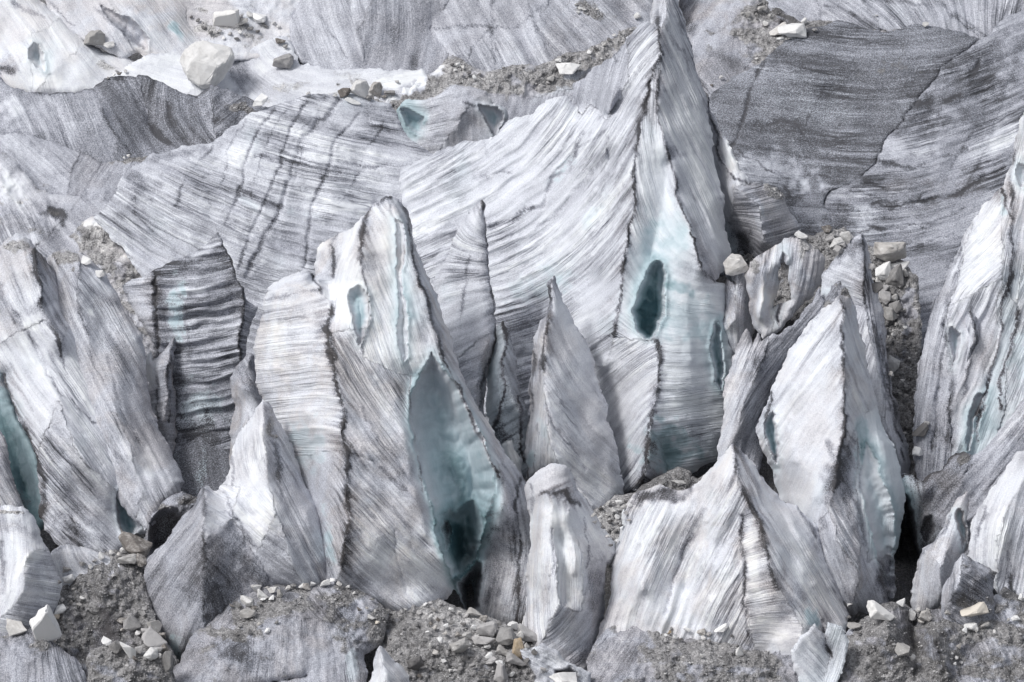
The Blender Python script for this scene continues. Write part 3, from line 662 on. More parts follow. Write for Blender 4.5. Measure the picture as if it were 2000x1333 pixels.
# ------------------------------------------------------------------ centre: rippled wall and the great peak
ice("ice_serac", "highest white ice peak with two dark grit seams, teal cavity and rippled curtain flank", "serac", 940,
    "a 1118 165 -100; b 1160 132 -80; c 1195 108 -50; d 1225 70 -25; e 1250 45 -15; f 1266 40 0; g 1272 10 0; h 1285 -12 10; i 1300 -30 10; j 1316 -20 0; k 1330 20 -5; l 1343 80 -10; m 1358 140 -15; n 1375 185 -25; o 1385 220 -30; p 1396 300 -40; q 1408 380 -40; r 1420 450 -45; s 1432 500 -50; t 1420 560 -30; u 1410 600 -20; v 1430 680 -20; w 1440 765 -30; x 1435 830 -40; y 1400 900 -50; z 1310 940 -50; A 1255 955 -20; B 1210 970 -60; C 1195 880 -70; D 1175 790 -70; E 1152 720 -70; K 1288 60 60; L 1287 110 60; M 1265 175 55; N 1246 290 55; O 1236 420 50; P 1215 560 45; Q 1203 655 30; R 1290 140 62; S 1283 210 62; T 1300 290 60; U 1325 370 55; V 1345 445 55; W 1368 525 50; X 1398 550 10; Y 1278 660 55; Z 1285 740 55; aa 1274 840 50; bb 1180 720 0; cc 1300 900 -30; dd 1300 30 40; wa 780 330 -195; wb 845 305 -190; wc 870 292 -185; wd 900 278 -180; we 945 270 -172; wf 963 268 -170; wg 985 250 -155; wh 1012 232 -140; wi 1040 220 -130; wj 1062 200 -118; wk 1085 192 -110; wl 1112 190 -104; wm 1125 205 -104; wn 1136 225 -104; wo 1158 203 -88; wp 1172 212 -76; wq 1186 236 -62; ws 1222 160 20; wv 1150 920 -105; ww 1000 920 -150; wx 880 800 -155; wy 820 620 -180; wz 790 450 -195",
    [("wa wb wc wd we wf wg wh wi wj wk wl wm wn wo wp wq ws d e f K L M N O P Q bb E D C wv ww wx wy wz", dict(a=[(830, 340, -8), (880, 400, -18), (950, 300, -40), (1050, 260, -52), (1130, 280, -60), (900, 450, -25), (1000, 400, -34), (1080, 350, -44), (1160, 350, -60), (950, 530, -14), (1060, 480, -28), (1130, 500, -50), (1030, 580, -8), (1080, 620, -8), (1000, 720, 0), (1120, 780, -10), (820, 500, -20), (870, 620, -40), (1220, 200, -64), (1200, 300, -68), (1190, 420, -70), (1180, 540, -66), (1170, 640, -40)], d=.28, b=.05, c=1.45, w=.0, r=1.7)),
     ("a b c d ws wq wp wo wn wm", dict(a=[(1180, 160, 112), (1150, 190, 100)], d=.5, c=1.0, w=.0, r=1.2)),
     ("f g h i dd K", dict(a=[(1280, 20, 100)], d=.34, c=.8)),
     ("K dd i j k l m n o p q r s X W V U T S R L", dict(a=[(1320, 60, 68), (1345, 150, 72), (1340, 250, 62), (1370, 300, 66), (1370, 400, 62), (1400, 480, 68), (1330, 180, 60)], d=.17, c=1.2, w=.1, r=1.3)),
     ("L R S T U V W X t u v w x y z cc aa Z Y Q P O N M", dict(a=[(1265, 250, 95), (1280, 400, 90), (1310, 470, 0), (1250, 560, 80), (1340, 620, -5), (1330, 750, -8), (1370, 850, -5), (1320, 700, 0)], d=.15, b=.17, c=.8, w=.05, r=.7)),
     ("bb Q Y Z aa A B C D E", dict(a=[(1240, 690, -35), (1210, 760, -55), (1240, 850, -60), (1250, 720, -20)], d=.24, c=1.1, w=.2, r=1.2)),
     ("aa cc z A", dict(a=[(1290, 850, 20), (1280, 920, 35)], d=.5, c=1.0, w=.6))],
    C=["1185 290 -22 1172 400 -38 1150 560 -62", "1100 260 -95 1070 420 -112 1040 600 -130", "1310 300 40 1290 400 35 1270 500 10", "1340 580 35 1350 700 45 1350 850 0", "1200 170 10 1180 300 0"],
    L=[("1284 35 1287 75 1290 110 1275 150 1262 190 1250 260 1240 330 1238 420 1225 500 1212 570 1206 620 1203 655", 3.6, .65, 3), ("1292 140 1282 190 1284 225 1300 280 1312 330 1330 385 1345 440 1366 520 1398 550", 2.6, .7, 3),
       ("1278 660 1286 700 1282 760 1274 820 1262 880 1255 940", 5, .55, 3), ("1320 30 1345 90 1360 150 1390 210", 4, .25, 0), ("1300 50 1330 100 1350 160", 3, .25, 0), ("1215 75 1198 110 1205 115", 5, .4, 0), ("1205 655 1180 660 1160 668", 2, .2, 0), ("960 440 1000 432 1020 420 1040 405", 4.5, .42, -5), ("940 345 960 340 1000 338", 3, .22, -3), ("1135 260 1110 330 1080 350 1060 400 1040 405", 3.5, .25, -5), ("1180 260 1130 290 1090 330", 3, .2, -4), ("1190 270 1150 340 1100 400 1050 450", 3, .22, -4), ("945 275 946 300 950 310", 2, .3, 0)],
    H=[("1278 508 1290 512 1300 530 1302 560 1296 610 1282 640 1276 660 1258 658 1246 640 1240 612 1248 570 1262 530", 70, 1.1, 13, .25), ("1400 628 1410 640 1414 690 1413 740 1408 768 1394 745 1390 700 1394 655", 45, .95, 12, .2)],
    S=[(1310, 450, 40, 60, 0, "b", .12), (1340, 620, 70, 50, 10, "b", .16), (1330, 560, 40, 12, 20, "b", .3), (1300, 880, 60, 60, 0, "b", .45), (1350, 860, 60, 40, 0, "d", .3), (940, 345, 16, 14, 0, "d", .2), (1050, 560, 80, 30, -15, "b", .2), (1000, 650, 70, 60, 0, "d", .22), (1100, 330, 40, 14, -45, "b", .25), (900, 480, 40, 60, 20, "d", .1), (1010, 740, 60, 60, 0, "d", .25), (1160, 420, 50, 14, -55, "b", .2), (880, 320, 60, 14, -15, "d", -.12), (1270, 470, 22, 60, 0, "b", .12), (1350, 520, 40, 30, 30, "d", .15), (1320, 300, 25, 12, 20, "d", .3), (1190, 640, 40, 30, 0, "b", .12), (1290, 20, 20, 30, 0, "d", .15), (1370, 470, 12, 90, -20, "d", .1), (1340, 790, 50, 20, 0, "d", -.1)],
    T=180, lean=.35, wide=True)
ice("ice_fin", "rounded banded ice shoulder with a curved grit seam, right beside the highest peak", "ice fin", 620,
    "a 1378 190 10; b 1392 215 20; c 1404 240 20; d 1425 285 30; e 1448 330 20; f 1468 358 20; g 1500 360 20; h 1530 385 10; i 1550 420 -10; j 1572 462 -30; k 1560 520 -60; l 1500 560 -80; m 1440 560 -80; n 1400 400 -60; o 1385 280 -40; p 1432 360 50; q 1480 400 50; r 1490 470 20; s 1430 440 -50; t 1450 490 -70",
    [("a b c d e f p s n o", dict(a=[(1410, 300, 75), (1430, 340, 60)], d=.2, c=.7, w=.2)), ("f g h i j k r q p", dict(a=[(1500, 400, -10), (1540, 430, -20)], d=.42, c=1.3, w=.5, g=.0)), ("p q r k l t s", dict(a=[(1470, 430, -25), (1480, 500, 80)], d=.45, c=1.1, w=.4)), ("s t l m n", dict(a=95, d=.5, b=.3, c=.6))],
    L=[("1384 200 1400 262 1402 290 1415 320 1440 345 1465 358", 2.6, .6, 2)], S=[(1450, 500, 22, 60, 0, "d", .4), (1510, 372, 40, 14, 25, "g", .9), (1395, 350, 14, 50, -8, "b", .2), (1430, 300, 20, 40, 25, "d", -.3)], T=90, lean=.4, zo=210)
ice("ice_fin", "thin sharp white fin leaning on the base of the highest peak's right flank", "ice fin", 590,
    "a 1403 430 10; b 1414 420 10; c 1422 455 10; d 1436 498 10; e 1440 540 0; f 1425 560 0; g 1408 500 0",
    [("a b c d e f g", dict(a=72, d=.14, c=.8))], L=[("1416 440 1420 490 1428 530", 2.2, .6, 0)], T=20)

# ------------------------------------------------------------------ right group of pyramids
ice("debris_slope", "gravelly gully of grey rubble running down behind the right pyramids under the boulder pile", "debris slope", 900,
    "a 1440 510 -40; b 1470 495 0; c 1510 478 10; d 1560 455 10; e 1590 462 10; f 1620 450 10; g 1650 440 10; h 1665 452 10; i 1700 475 10; j 1760 510 10; k 1790 540 0; l 1800 600 -10; m 1795 700 -20; n 1790 800 -20; o 1800 900 -20; p 1790 960 0; q 1720 960 0; r 1640 700 0; s 1540 620 0; t 1470 600 0",
    [("a b c d e f g h i j k l m n o p q r s t", dict(a=[(1700, 600, 80)], d=.5, g=1.0, c=.3, w=.4))], S=[(1770, 600, 20, 90, 0, "g", -.6), (1770, 640, 30, 60, 0, "d", .1), (1780, 860, 30, 60, 0, "d", .25)], T=80, lean=.75, zo=20)
ice("ice_spire", "tan and white fluted ice spires with a tall narrow hollow, right of the round boulder", "ice spire", 800,
    "a 1458 540 -20; b 1475 505 0; c 1500 485 0; d 1530 470 10; e 1565 458 20; f 1590 480 20; g 1610 500 10; h 1612 540 0; i 1590 570 0; j 1560 600 0; k 1530 640 0; l 1510 660 0; m 1490 665 0; n 1468 640 -10; o 1462 590 -20; p 1525 500 40; q 1540 520 35; r 1545 580 20; s 1510 600 -20",
    [("a b c d p s l m n o", dict(a=[(1480, 560, 100), (1510, 540, 100)], d=.3, c=.9, w=.9)), ("d e f g h i j k l s r q p", dict(a=[(1560, 520, 80), (1590, 520, 120), (1560, 570, 105)], d=.3, c=.8, w=.7, g=.1))],
    C=["1490 530 30 1485 620 20", "1505 540 5 1500 600 0"],
    H=[("1527 490 1536 500 1537 540 1530 570 1525 600 1524 640 1518 630 1520 580 1524 540 1522 505", 30, .45, 10, .6)],
    S=[(1490, 600, 12, 50, 0, "d", -.3), (1510, 610, 10, 50, 0, "d", -.3), (1470, 520, 30, 20, -30, "g", .6), (1570, 480, 30, 20, 30, "g", .5), (1475, 560, 8, 60, 10, "d", .25)], T=60, zo=110)
ice("ice_spire", "brown stained ice stub with a ragged top that carries the round white topped boulder", "ice spire", 790,
    "a 1405 600 -20; b 1410 560 0; c 1420 545 10; d 1432 555 10; e 1432 530 10; f 1450 520 10; g 1462 535 0; h 1468 600 -10; i 1470 650 -10; j 1455 690 0; k 1440 720 0; l 1425 700 0; m 1418 650 10; n 1400 640 0; o 1435 620 30",
    [("a b c d o m n", dict(a=[(1420, 580, 70)], d=.42, c=1., w=.9)), ("d e f g h i j k l m o", dict(a=[(1450, 600, 105), (1430, 650, 75)], d=.4, c=1., w=.8))],
    S=[(1448, 560, 8, 40, -10, "d", .3), (1425, 660, 14, 30, 0, "d", -.2)], T=60, zo=60)
ice("ice_slope", "tan grey ice ramp with small horned tips left of the right pyramids", "ice slope", 960,
    "a 1440 690 0; b 1455 640 10; c 1462 650 10; d 1470 670 0; e 1478 650 10; f 1484 668 10; g 1500 660 10; h 1520 655 10; i 1560 620 0; j 1600 560 0; k 1610 600 0; l 1540 700 -20; m 1500 760 -30; n 1490 850 -40; o 1480 960 -20; p 1380 990 -10; q 1395 930 -10; r 1405 860 -10; s 1415 780 -10; t 1420 740 -10; u 1480 720 30; v 1440 830 30",
    [("a b c d e f g u v q r s t", dict(a=[(1450, 720, 115), (1430, 840, 108)], d=.32, c=1.1, w=.6)), ("g h i j k l m n o p q v u", dict(a=[(1500, 700, 130), (1450, 850, 110), (1560, 630, 130)], d=.5, c=1.1, w=.3))],
    S=[(1490, 700, 14, 30, 30, "d", .3), (1460, 900, 30, 60, 20, "d", .1)], T=90)
ice("ice_serac", "grey topped ice blade with a sharp tip, just left of the boulder pile", "serac", 985,
    "a 1688 448 30; b 1694 462 20; c 1697 500 10; d 1702 530 10; e 1716 565 0; f 1728 610 0; g 1733 680 -10; h 1742 750 -10; i 1758 830 -20; j 1775 900 -20; k 1778 950 -40; l 1700 980 -30; m 1560 900 -30; n 1500 780 -40; o 1520 720 -30; p 1570 640 -20; q 1600 590 0; r 1606 540 0; s 1630 505 20; t 1655 478 25; u 1672 460 30; v 1686 530 30; w 1690 600 20; x 1640 600 -20; y 1710 700 30; z 1740 860 30",
    [("a u t s r q x w v", dict(a=[(1650, 520, 25), (1620, 560, 20)], d=.34, c=.6, w=.3)), ("a b c d e f g h i j k z y w v", dict(a=[(1705, 560, 80), (1720, 650, 80), (1740, 780, 78)], d=.3, c=1.2, w=.4)), ("x q p o n m l k z y w", dict(a=[(1560, 680, 130), (1700, 800, 75)], d=.35, c=1.))],
    L=[("1688 455 1686 520 1690 580 1688 610", 2.5, .6, 2), ("1700 600 1708 640 1720 700 1735 800", 4, .4, 0), ("1606 540 1640 495 1670 465", 3, .3, 3), ("1722 650 1734 720 1748 820 1762 900", 3, .5, 0)],
    S=[(1660, 490, 40, 14, -40, "d", .35), (1640, 570, 50, 20, 0, "b", .15), (1715, 640, 14, 40, -10, "d", .2)], T=100, lean=.25)
ice("ice_ridge", "dark violet grey gritty ridge with a notched top, sandwiched between the two right hand pyramids", "ice ridge", 1000,
    "a 1500 830 0; b 1510 790 0; c 1500 775 0; d 1530 720 10; e 1560 660 10; f 1590 610 10; g 1615 575 20; h 1635 545 20; i 1645 538 20; j 1655 552 20; k 1668 555 20; l 1674 575 10; m 1676 600 0; n 1690 700 0; o 1650 900 0; p 1560 900 0; q 1620 610 50",
    [("a b c d e f g h i q p", dict(a=128, d=.66, c=.8, w=.0, g=.3)), ("i j k l m n o p q", dict(a=80, d=.6, c=.8, w=.3, g=.3))], S=[(1660, 570, 16, 18, 0, "g", .6), (1540, 730, 8, 30, 40, "d", .3)], T=60, zo=-70)
ice("ice_serac", "bright white pyramid with a central grit ridge and pale teal lower right face", "serac", 1175,
    "a 1640 578 70; b 1650 585 60; c 1668 600 30; d 1680 640 10; e 1692 700 0; f 1712 790 0; g 1738 860 0; h 1762 920 -10; i 1772 960 -20; j 1765 1000 -30; k 1750 1080 -40; l 1748 1150 -50; m 1730 1185 -30; n 1660 1205 0; o 1620 1180 0; p 1560 1040 0; q 1525 990 -30; r 1512 950 -40; s 1495 900 -20; t 1482 870 -10; u 1480 840 -10; v 1490 800 0; w 1500 760 0; x 1520 720 0; y 1560 660 10; z 1600 610 30; A 1643 640 75; B 1650 700 80; C 1652 780 85; D 1645 850 90; E 1630 920 90; F 1620 1000 80; G 1635 1060 80; H 1680 1120 60; I 1672 830 45; J 1675 960 40; K 1695 1100 10",
    [("a z y x w v u t s r q p F E D C B A", dict(a=[(1600, 680, 125), (1560, 750, 128), (1560, 850, 130), (1590, 900, 128), (1530, 900, 100), (1570, 980, 115)], d=.24, c=.75, w=.35, r=.8)),
     ("a A B C D E I f e d c b", dict(a=[(1660, 650, 72), (1675, 740, 70), (1660, 820, 60), (1650, 870, 60)], d=.2, c=1.1, w=.4)),
     ("E I J H G F", dict(a=[(1650, 930, 65), (1650, 1020, 60), (1640, 900, 50)], d=.5, c=1.4, w=.5)),
     ("I f g h i j k K J", dict(a=[(1710, 860, 75), (1730, 950, 90)], d=.14, b=.22, c=.5, w=.1, r=.7)),
     ("J K k l m n H", dict(a=[(1690, 1100, 70)], d=.42, c=.9, w=.5)),
     ("F G H n o p", dict(a=[(1590, 1050, 75), (1630, 1120, 70)], d=.4, c=1.2, w=.5))],
    C=["1720 860 30 1735 950 20 1720 1060 -10", "1560 760 40 1550 900 35"],
    L=[("1638 580 1640 620 1645 680 1650 730 1651 790 1645 850 1638 900 1630 950", 3.2, .7, 4), ("1502 760 1498 800 1500 830 1495 870", 2.5, .6, 2), ("1560 660 1580 650 1600 610", 2, .3, 0), ("1620 870 1630 920 1615 990 1605 1030", 6, .3, 0), ("1672 870 1680 930 1682 980 1690 1060", 6, .35, 0)],
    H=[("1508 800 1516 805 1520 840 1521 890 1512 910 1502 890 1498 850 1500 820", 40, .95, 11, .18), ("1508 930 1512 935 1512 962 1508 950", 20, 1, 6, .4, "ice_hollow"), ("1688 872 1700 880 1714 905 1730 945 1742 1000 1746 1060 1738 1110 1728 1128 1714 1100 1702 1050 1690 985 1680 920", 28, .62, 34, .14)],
    S=[(1735, 1120, 16, 50, -5, "z", -40), (1690, 880, 20, 30, 0, "b", .25), (1600, 750, 40, 40, 0, "b", .1), (1620, 940, 20, 60, 20, "d", .25), (1700, 1120, 30, 40, 0, "w", .4), (1725, 1120, 20, 60, 0, "d", .35), (1650, 940, 14, 80, 0, "d", .2), (1680, 840, 14, 40, 0, "b", .2)], T=150, lean=.3)

ice("ice_cliff", "streaked grey ice wall of narrow leaning flutes along the right edge, beyond the rubble gully", "ice wall", 1010,
    "a 1900 430 0; b 1925 395 0; c 1955 365 10; d 1975 320 10; e 1985 285 10; f 1990 235 10; g 2005 200 0; h 2060 170 0; i 2060 1050 0; j 1900 1050 0; k 1800 1000 -20; l 1785 920 -20; m 1780 850 -20; n 1788 760 -10; o 1800 680 -10; p 1815 620 -10; q 1840 560 0; r 1860 500 0; s 1880 465 0; t 1855 600 40; u 1845 700 30; v 1858 800 30; w 1860 900 20; x 1958 540 50; y 1948 640 45; z 1920 740 45; A 1895 850 30; B 1960 430 20; C 1990 600 30; D 1975 700 40; E 1960 800 30",
    [("a s r q p o n m l k w v u t", dict(a=[(1870, 500, 118), (1830, 600, 108), (1810, 750, 98), (1820, 850, 95), (1850, 800, 100)], d=.5, c=1.2, w=.25, r=1.5)),
     ("a t x B c b", dict(a=[(1900, 450, 120), (1920, 520, 150), (1880, 560, 125)], d=.18, c=.8, w=.3)),
     ("t u v w A z y x", dict(a=[(1900, 600, 115), (1880, 700, 112), (1880, 820, 108)], d=.36, c=1.3, w=.4, r=1.4)),
     ("c d e f g h C x B", dict(a=[(1980, 400, 100), (2000, 300, 110)], d=.24, c=.9, w=.5, b=.08)),
     ("x y z A w k j E D C", dict(a=[(1960, 620, 112), (1940, 750, 110), (1920, 850, 108)], d=.2, b=.28, c=.9, w=.3)),
     ("C D E j i h", dict(a=[(2000, 650, 105), (1990, 800, 120)], d=.24, b=.12, c=1.1, w=.4))],
    C=["1830 620 20 1815 750 25 1815 860 10", "1895 620 40 1880 720 60 1868 800 40"],
    L=[("1880 470 1870 520 1850 600 1838 700 1830 800 1825 880", 4, .35, -5), ("1985 290 1970 360 1975 430 1980 500 1975 540 1958 620 1940 700 1925 760 1900 830 1888 880", 3.5, .5, 2), ("1990 610 1975 660 1965 720 1955 740 1950 800", 4, .5, 2), ("1930 740 1918 800 1905 860", 4, .55, -3), ("1845 640 1855 720 1858 800 1850 860", 5, .4, -5), ("1900 600 1905 640 1895 700 1880 780", 3, .4, 2), ("1955 365 1962 400 1975 430", 3, .5, 0)],
    H=[("1852 650 1862 640 1872 655 1868 700 1860 720 1856 690", 22, .5, 9, .25), ("1925 760 1912 800 1898 850 1885 885 1880 870 1893 820 1905 770", 20, .7, 9, .2), ("1988 318 2005 322 2006 372 1990 368 1984 345", 15, .4, 10, .12)],
    S=[(1975, 520, 10, 60, 8, "d", .2), (1940, 470, 40, 40, 0, "d", -.1), (1850, 880, 30, 60, 10, "d", .2), (1960, 400, 10, 40, 0, "b", .3), (2000, 700, 30, 60, 10, "b", .15), (1980, 540, 12, 12, 0, "d", .5)], T=120, lean=.3)
ice("ice_fin", "small split grey fin standing in front of the leaning flutes at the right edge", "ice fin", 960,
    "a 1896 600 20; b 1905 612 20; c 1912 650 10; d 1908 690 10; e 1900 760 0; f 1880 830 0; g 1862 850 0; h 1868 780 0; i 1876 700 10; j 1882 640 10; k 1899 650 40",
    [("a b c d e f g k", dict(a=100, d=.4, c=1.2, w=.2)), ("a k g h i j", dict(a=102, d=.42, c=1.2, w=.1))], L=[("1897 602 1903 640 1898 690 1890 760", 3, .5, 3)], T=40, zo=30)

ice("debris_slope", "dark brown stained ice bank hanging above the black crevasse at right", "ice bank", 1150,
    "a 1750 930 -10; b 1765 925 0; c 1780 930 0; d 1800 938 0; e 1812 925 0; f 1840 915 0; g 1862 890 10; h 1880 885 20; i 1895 895 20; j 1930 870 20; k 1960 830 10; l 2000 780 10; m 2060 740 0; n 2060 1100 0; o 1900 1180 -40; p 1800 1220 -330; q 1745 1190 -360; r 1738 1100 -280; s 1740 1000 -50; t 1805 950 30; u 1830 1020 -30; v 1880 940 30; w 1785 1090 -230",
    [("a b c d t w r s", dict(a=[(1770, 980, 80)], d=.62, b=.25, c=.5, w=.7)), ("d e f g h i v u w t", dict(a=[(1830, 960, 135), (1800, 1040, 120)], d=.74, c=.9, w=.6)), ("i j k l m n o u v", dict(a=[(1950, 900, 130), (1900, 980, 135), (2000, 900, 125)], d=.52, c=1.2, w=.2, g=.1)), ("w u o p q r", dict(a=90, d=.85, b=.2, c=.6))],  # last facet blackened to paint the crevasse's shade
    H=[("1752 960 1775 965 1790 1010 1800 1080 1806 1150 1800 1200 1765 1200 1748 1150 1744 1060", 260, .75, 34, .78), ("1808 1010 1822 1012 1826 1040 1812 1060 1800 1040", 20, 0, 9, .9, "ice_hollow")],  # first hollow: near-black tone stands in for the crevasse's shade
    L=[("1750 930 1780 928 1804 938 1815 925 1840 914 1862 890 1885 885", 3, .5, 2)], S=[(1760, 990, 20, 60, 0, "b", .3), (1885, 900, 16, 14, 0, "g", .9)], T=100, lean=.3)
ice("ice_fin", "smooth beige curling ice fin with a dark pocket, right of the black crevasse", "ice fin", 1190,
    "a 1783 1180 -30; b 1786 1130 -20; c 1795 1090 0; d 1808 1070 10; e 1825 1055 10; f 1840 1030 10; g 1852 1000 10; h 1870 970 0; i 1888 960 0; j 1892 1000 0; k 1885 1070 -10; l 1870 1110 0; m 1890 1160 0; n 1900 1210 0; o 1790 1215 -30; p 1850 1070 30; q 1835 1110 40; r 1845 1180 20",
    [("a b c d q r o", dict(a=[(1800, 1130, 95)], d=.4, c=.8, w=.6)), ("d e f g h i j k l p q", dict(a=[(1850, 1040, 115), (1870, 1060, 100)], d=.4, c=.6, w=.8)), ("p l m n r q", dict(a=[(1870, 1150, 60)], d=.48, c=.9, w=.4))],
    H=[("1872 990 1884 998 1886 1040 1880 1070 1870 1040 1862 1010", 30, .8, 10, .5)],
    L=[("1795 1088 1820 1062 1842 1035 1856 1003", 3, .4, 2)], T=50)
ice("ice_slope", "broad silvery ice slope with flowing creases filling the right edge below the brown bank", "ice slope", 1215,
    "a 2060 860 20; b 1990 880 30; c 1965 915 20; d 1940 950 10; e 1915 990 0; f 1900 1020 0; g 1892 1080 0; h 1885 1120 0; i 1900 1150 0; j 1925 1140 0; k 1950 1160 0; l 1955 1200 0; m 1980 1230 0; n 2060 1230 0; o 1955 1010 50; p 1945 1100 40",
    [("a b c d e f g h i j k p o", dict(a=[(1950, 960, 125), (1920, 1050, 105), (1940, 1120, 70)], d=.22, c=.9, w=.2, b=.05)), ("a o p k l m n", dict(a=[(1990, 980, 110), (1980, 1100, 105), (2000, 1150, 100)], d=.34, c=1.1, w=.4))],
    L=[("1975 1120 1980 1150 1982 1170", 4, .6, -4), ("1925 990 1915 1030 1910 1060", 4, .4, 0), ("1968 1000 1965 1060 1975 1120", 3, .3, 0)], S=[(1960, 1050, 14, 40, 15, "d", -.25), (1910, 1110, 20, 14, 0, "b", .2)], T=100, lean=.3)
# ------------------------------------------------------------------ centre fins
ice("ice_fin", "tall narrow rippled fin with a knife edge right side, between the two largest peaks", "ice fin", 900,
    "a 945 388 10; b 953 400 10; c 957 470 0; d 958 540 0; e 965 620 0; f 968 680 0; g 955 740 0; h 945 800 0; i 935 870 0; j 900 850 0; k 870 720 0; l 845 600 -20; m 848 540 -20; n 870 500 -20; o 890 455 -10; p 920 410 0; q 935 395 5; r 950 650 40; s 932 780 20",
    [("a b c d e f r k l m n o p q", dict(a=[(930, 450, 110), (900, 560, -25), (900, 650, -22), (930, 600, -25), (930, 500, -35)], d=.34, c=1.2, w=.1, r=1.2)), ("f g h i s r", dict(a=95, d=.4, c=.8, w=.8)), ("r s i j k", dict(a=[(900, 720, -20), (910, 800, -40)], d=.38, c=1.2, w=.2))],
    L=[("946 390 955 430 958 560 965 640 962 690 950 720 940 790", 2.4, .55, 2), ("920 500 905 580 895 660", 3, .3, 0)], S=[(930, 430, 14, 30, 10, "d", -.2), (880, 560, 20, 60, 10, "b", .1)], T=50, lean=.3, zo=60)
ice("ice_fin", "short blue grey fin with a crooked grit seam, left of the dark slot at centre", "ice fin", 930,
    "a 984 626 10; b 990 640 10; c 1000 670 10; d 1012 740 0; e 1025 800 0; f 1032 860 -10; g 1026 930 -20; h 990 920 0; i 955 850 -10; j 950 800 -10; k 958 700 0; l 966 640 0; m 980 700 40; n 970 820 20; o 1010 800 40",
    [("a l k j i n m", dict(a=[(970, 700, -40), (965, 780, -30)], d=.34, b=.3, c=.8, r=1.4)), ("a m n i h g f e d c b o", dict(a=[(1000, 760, -35), (1000, 850, -40)], d=.42, b=.2, c=1., w=.1, r=1.4))][:1] +
    [("a m o e d c b", dict(a=60, d=.5, b=.15, c=1., r=1.2)), ("m n i h g f e o", dict(a=[(1000, 780, -30), (1000, 860, -40)], d=.48, b=.25, c=1.1, r=1.4))],
    L=[("985 628 990 660 982 700 988 760 975 800 962 840", 2.6, .6, 2), ("1010 770 1018 840 1018 900", 2.5, .5, 2)], S=[(975, 850, 30, 30, 0, "d", .4)], T=40)
ice("ice_fin", "tiny pale shell-like ice tip beside the dark slot at centre", "ice fin", 930,
    "a 978 885 0; b 982 865 10; c 992 858 10; d 1002 857 10; e 1008 875 10; f 1016 900 0; g 1018 930 0; h 985 940 0", [("a b c d e f g h", dict(a=65, d=.14, c=1.1, w=.6))], T=25, zo=20)
ice("ice_serac", "leaning dagger shaped serac with combed diagonal streaks and a frilled left edge, at centre", "serac", 990,
    "a 1081 535 20; b 1086 545 20; c 1098 575 10; d 1115 612 0; e 1132 655 0; f 1152 700 -10; g 1168 745 -10; h 1185 800 -20; i 1198 855 -30; j 1210 910 -40; k 1222 970 -50; l 1180 1000 -10; m 1150 1000 10; n 1110 950 20; o 1080 930 10; p 1055 925 0; q 1030 935 -30; r 1026 880 -20; s 1028 830 -10; t 1034 760 0; u 1036 700 0; v 1046 680 10; w 1050 640 10; x 1062 615 20; y 1070 590 20; z 1072 555 20; A 1072 640 60; B 1062 720 60; C 1065 800 60; D 1085 900 50",
    [("a b c d e f g h i j k l m n D C B A", dict(a=[(1090, 620, 72), (1100, 720, 58), (1130, 780, 52), (1100, 850, 40), (1160, 880, 42), (1140, 940, 40), (1080, 760, 62)], d=.26, c=1.05, w=.35, r=1.)),
     ("a A B C D n o p q r s t u v w x y z", dict(a=[(1062, 640, 100), (1045, 760, 95), (1045, 880, 95)], d=.3, c=.9, w=.6))],
    L=[("1078 545 1070 600 1074 640 1064 690 1060 720", 4, .5, 3), ("1062 790 1090 840 1120 880 1150 910", 3, .35, -3), ("1046 680 1040 720 1038 800", 3, .4, 0), ("1050 830 1052 880 1040 920", 3, .3, 0)],
    S=[(1058, 665, 10, 20, 0, "d", -.3), (1060, 840, 12, 30, -10, "b", .25), (1038, 900, 10, 30, 0, "b", .35), (1180, 900, 30, 60, -20, "b", .08)], T=80, lean=.3)
ice("debris_slope", "heap of pale stones in the saddle below the dagger shaped serac", "debris heap", 1080,
    "a 1130 1000 0; b 1160 985 0; c 1190 975 0; d 1220 968 0; e 1260 960 0; f 1290 990 0; g 1240 1090 0; h 1190 1110 0; i 1150 1080 0", [("a b c d e f g h i", dict(a=20, d=.35, g=1., c=.3, w=.3))], T=40, lean=1.3)
ice("debris_slope", "dark crumbly heap of grit and stones at the foot of the highest peak", "debris heap", 985,
    "a 1205 1000 0; b 1225 975 0; c 1250 955 10; d 1280 938 10; e 1305 925 10; f 1325 912 10; g 1345 918 10; h 1355 935 0; i 1380 930 0; j 1400 940 0; k 1380 1010 0; l 1240 1040 0", [("a b c d e f g h i j k l", dict(a=20, d=.72, g=1., c=.3, w=.5))], T=50, lean=.9)

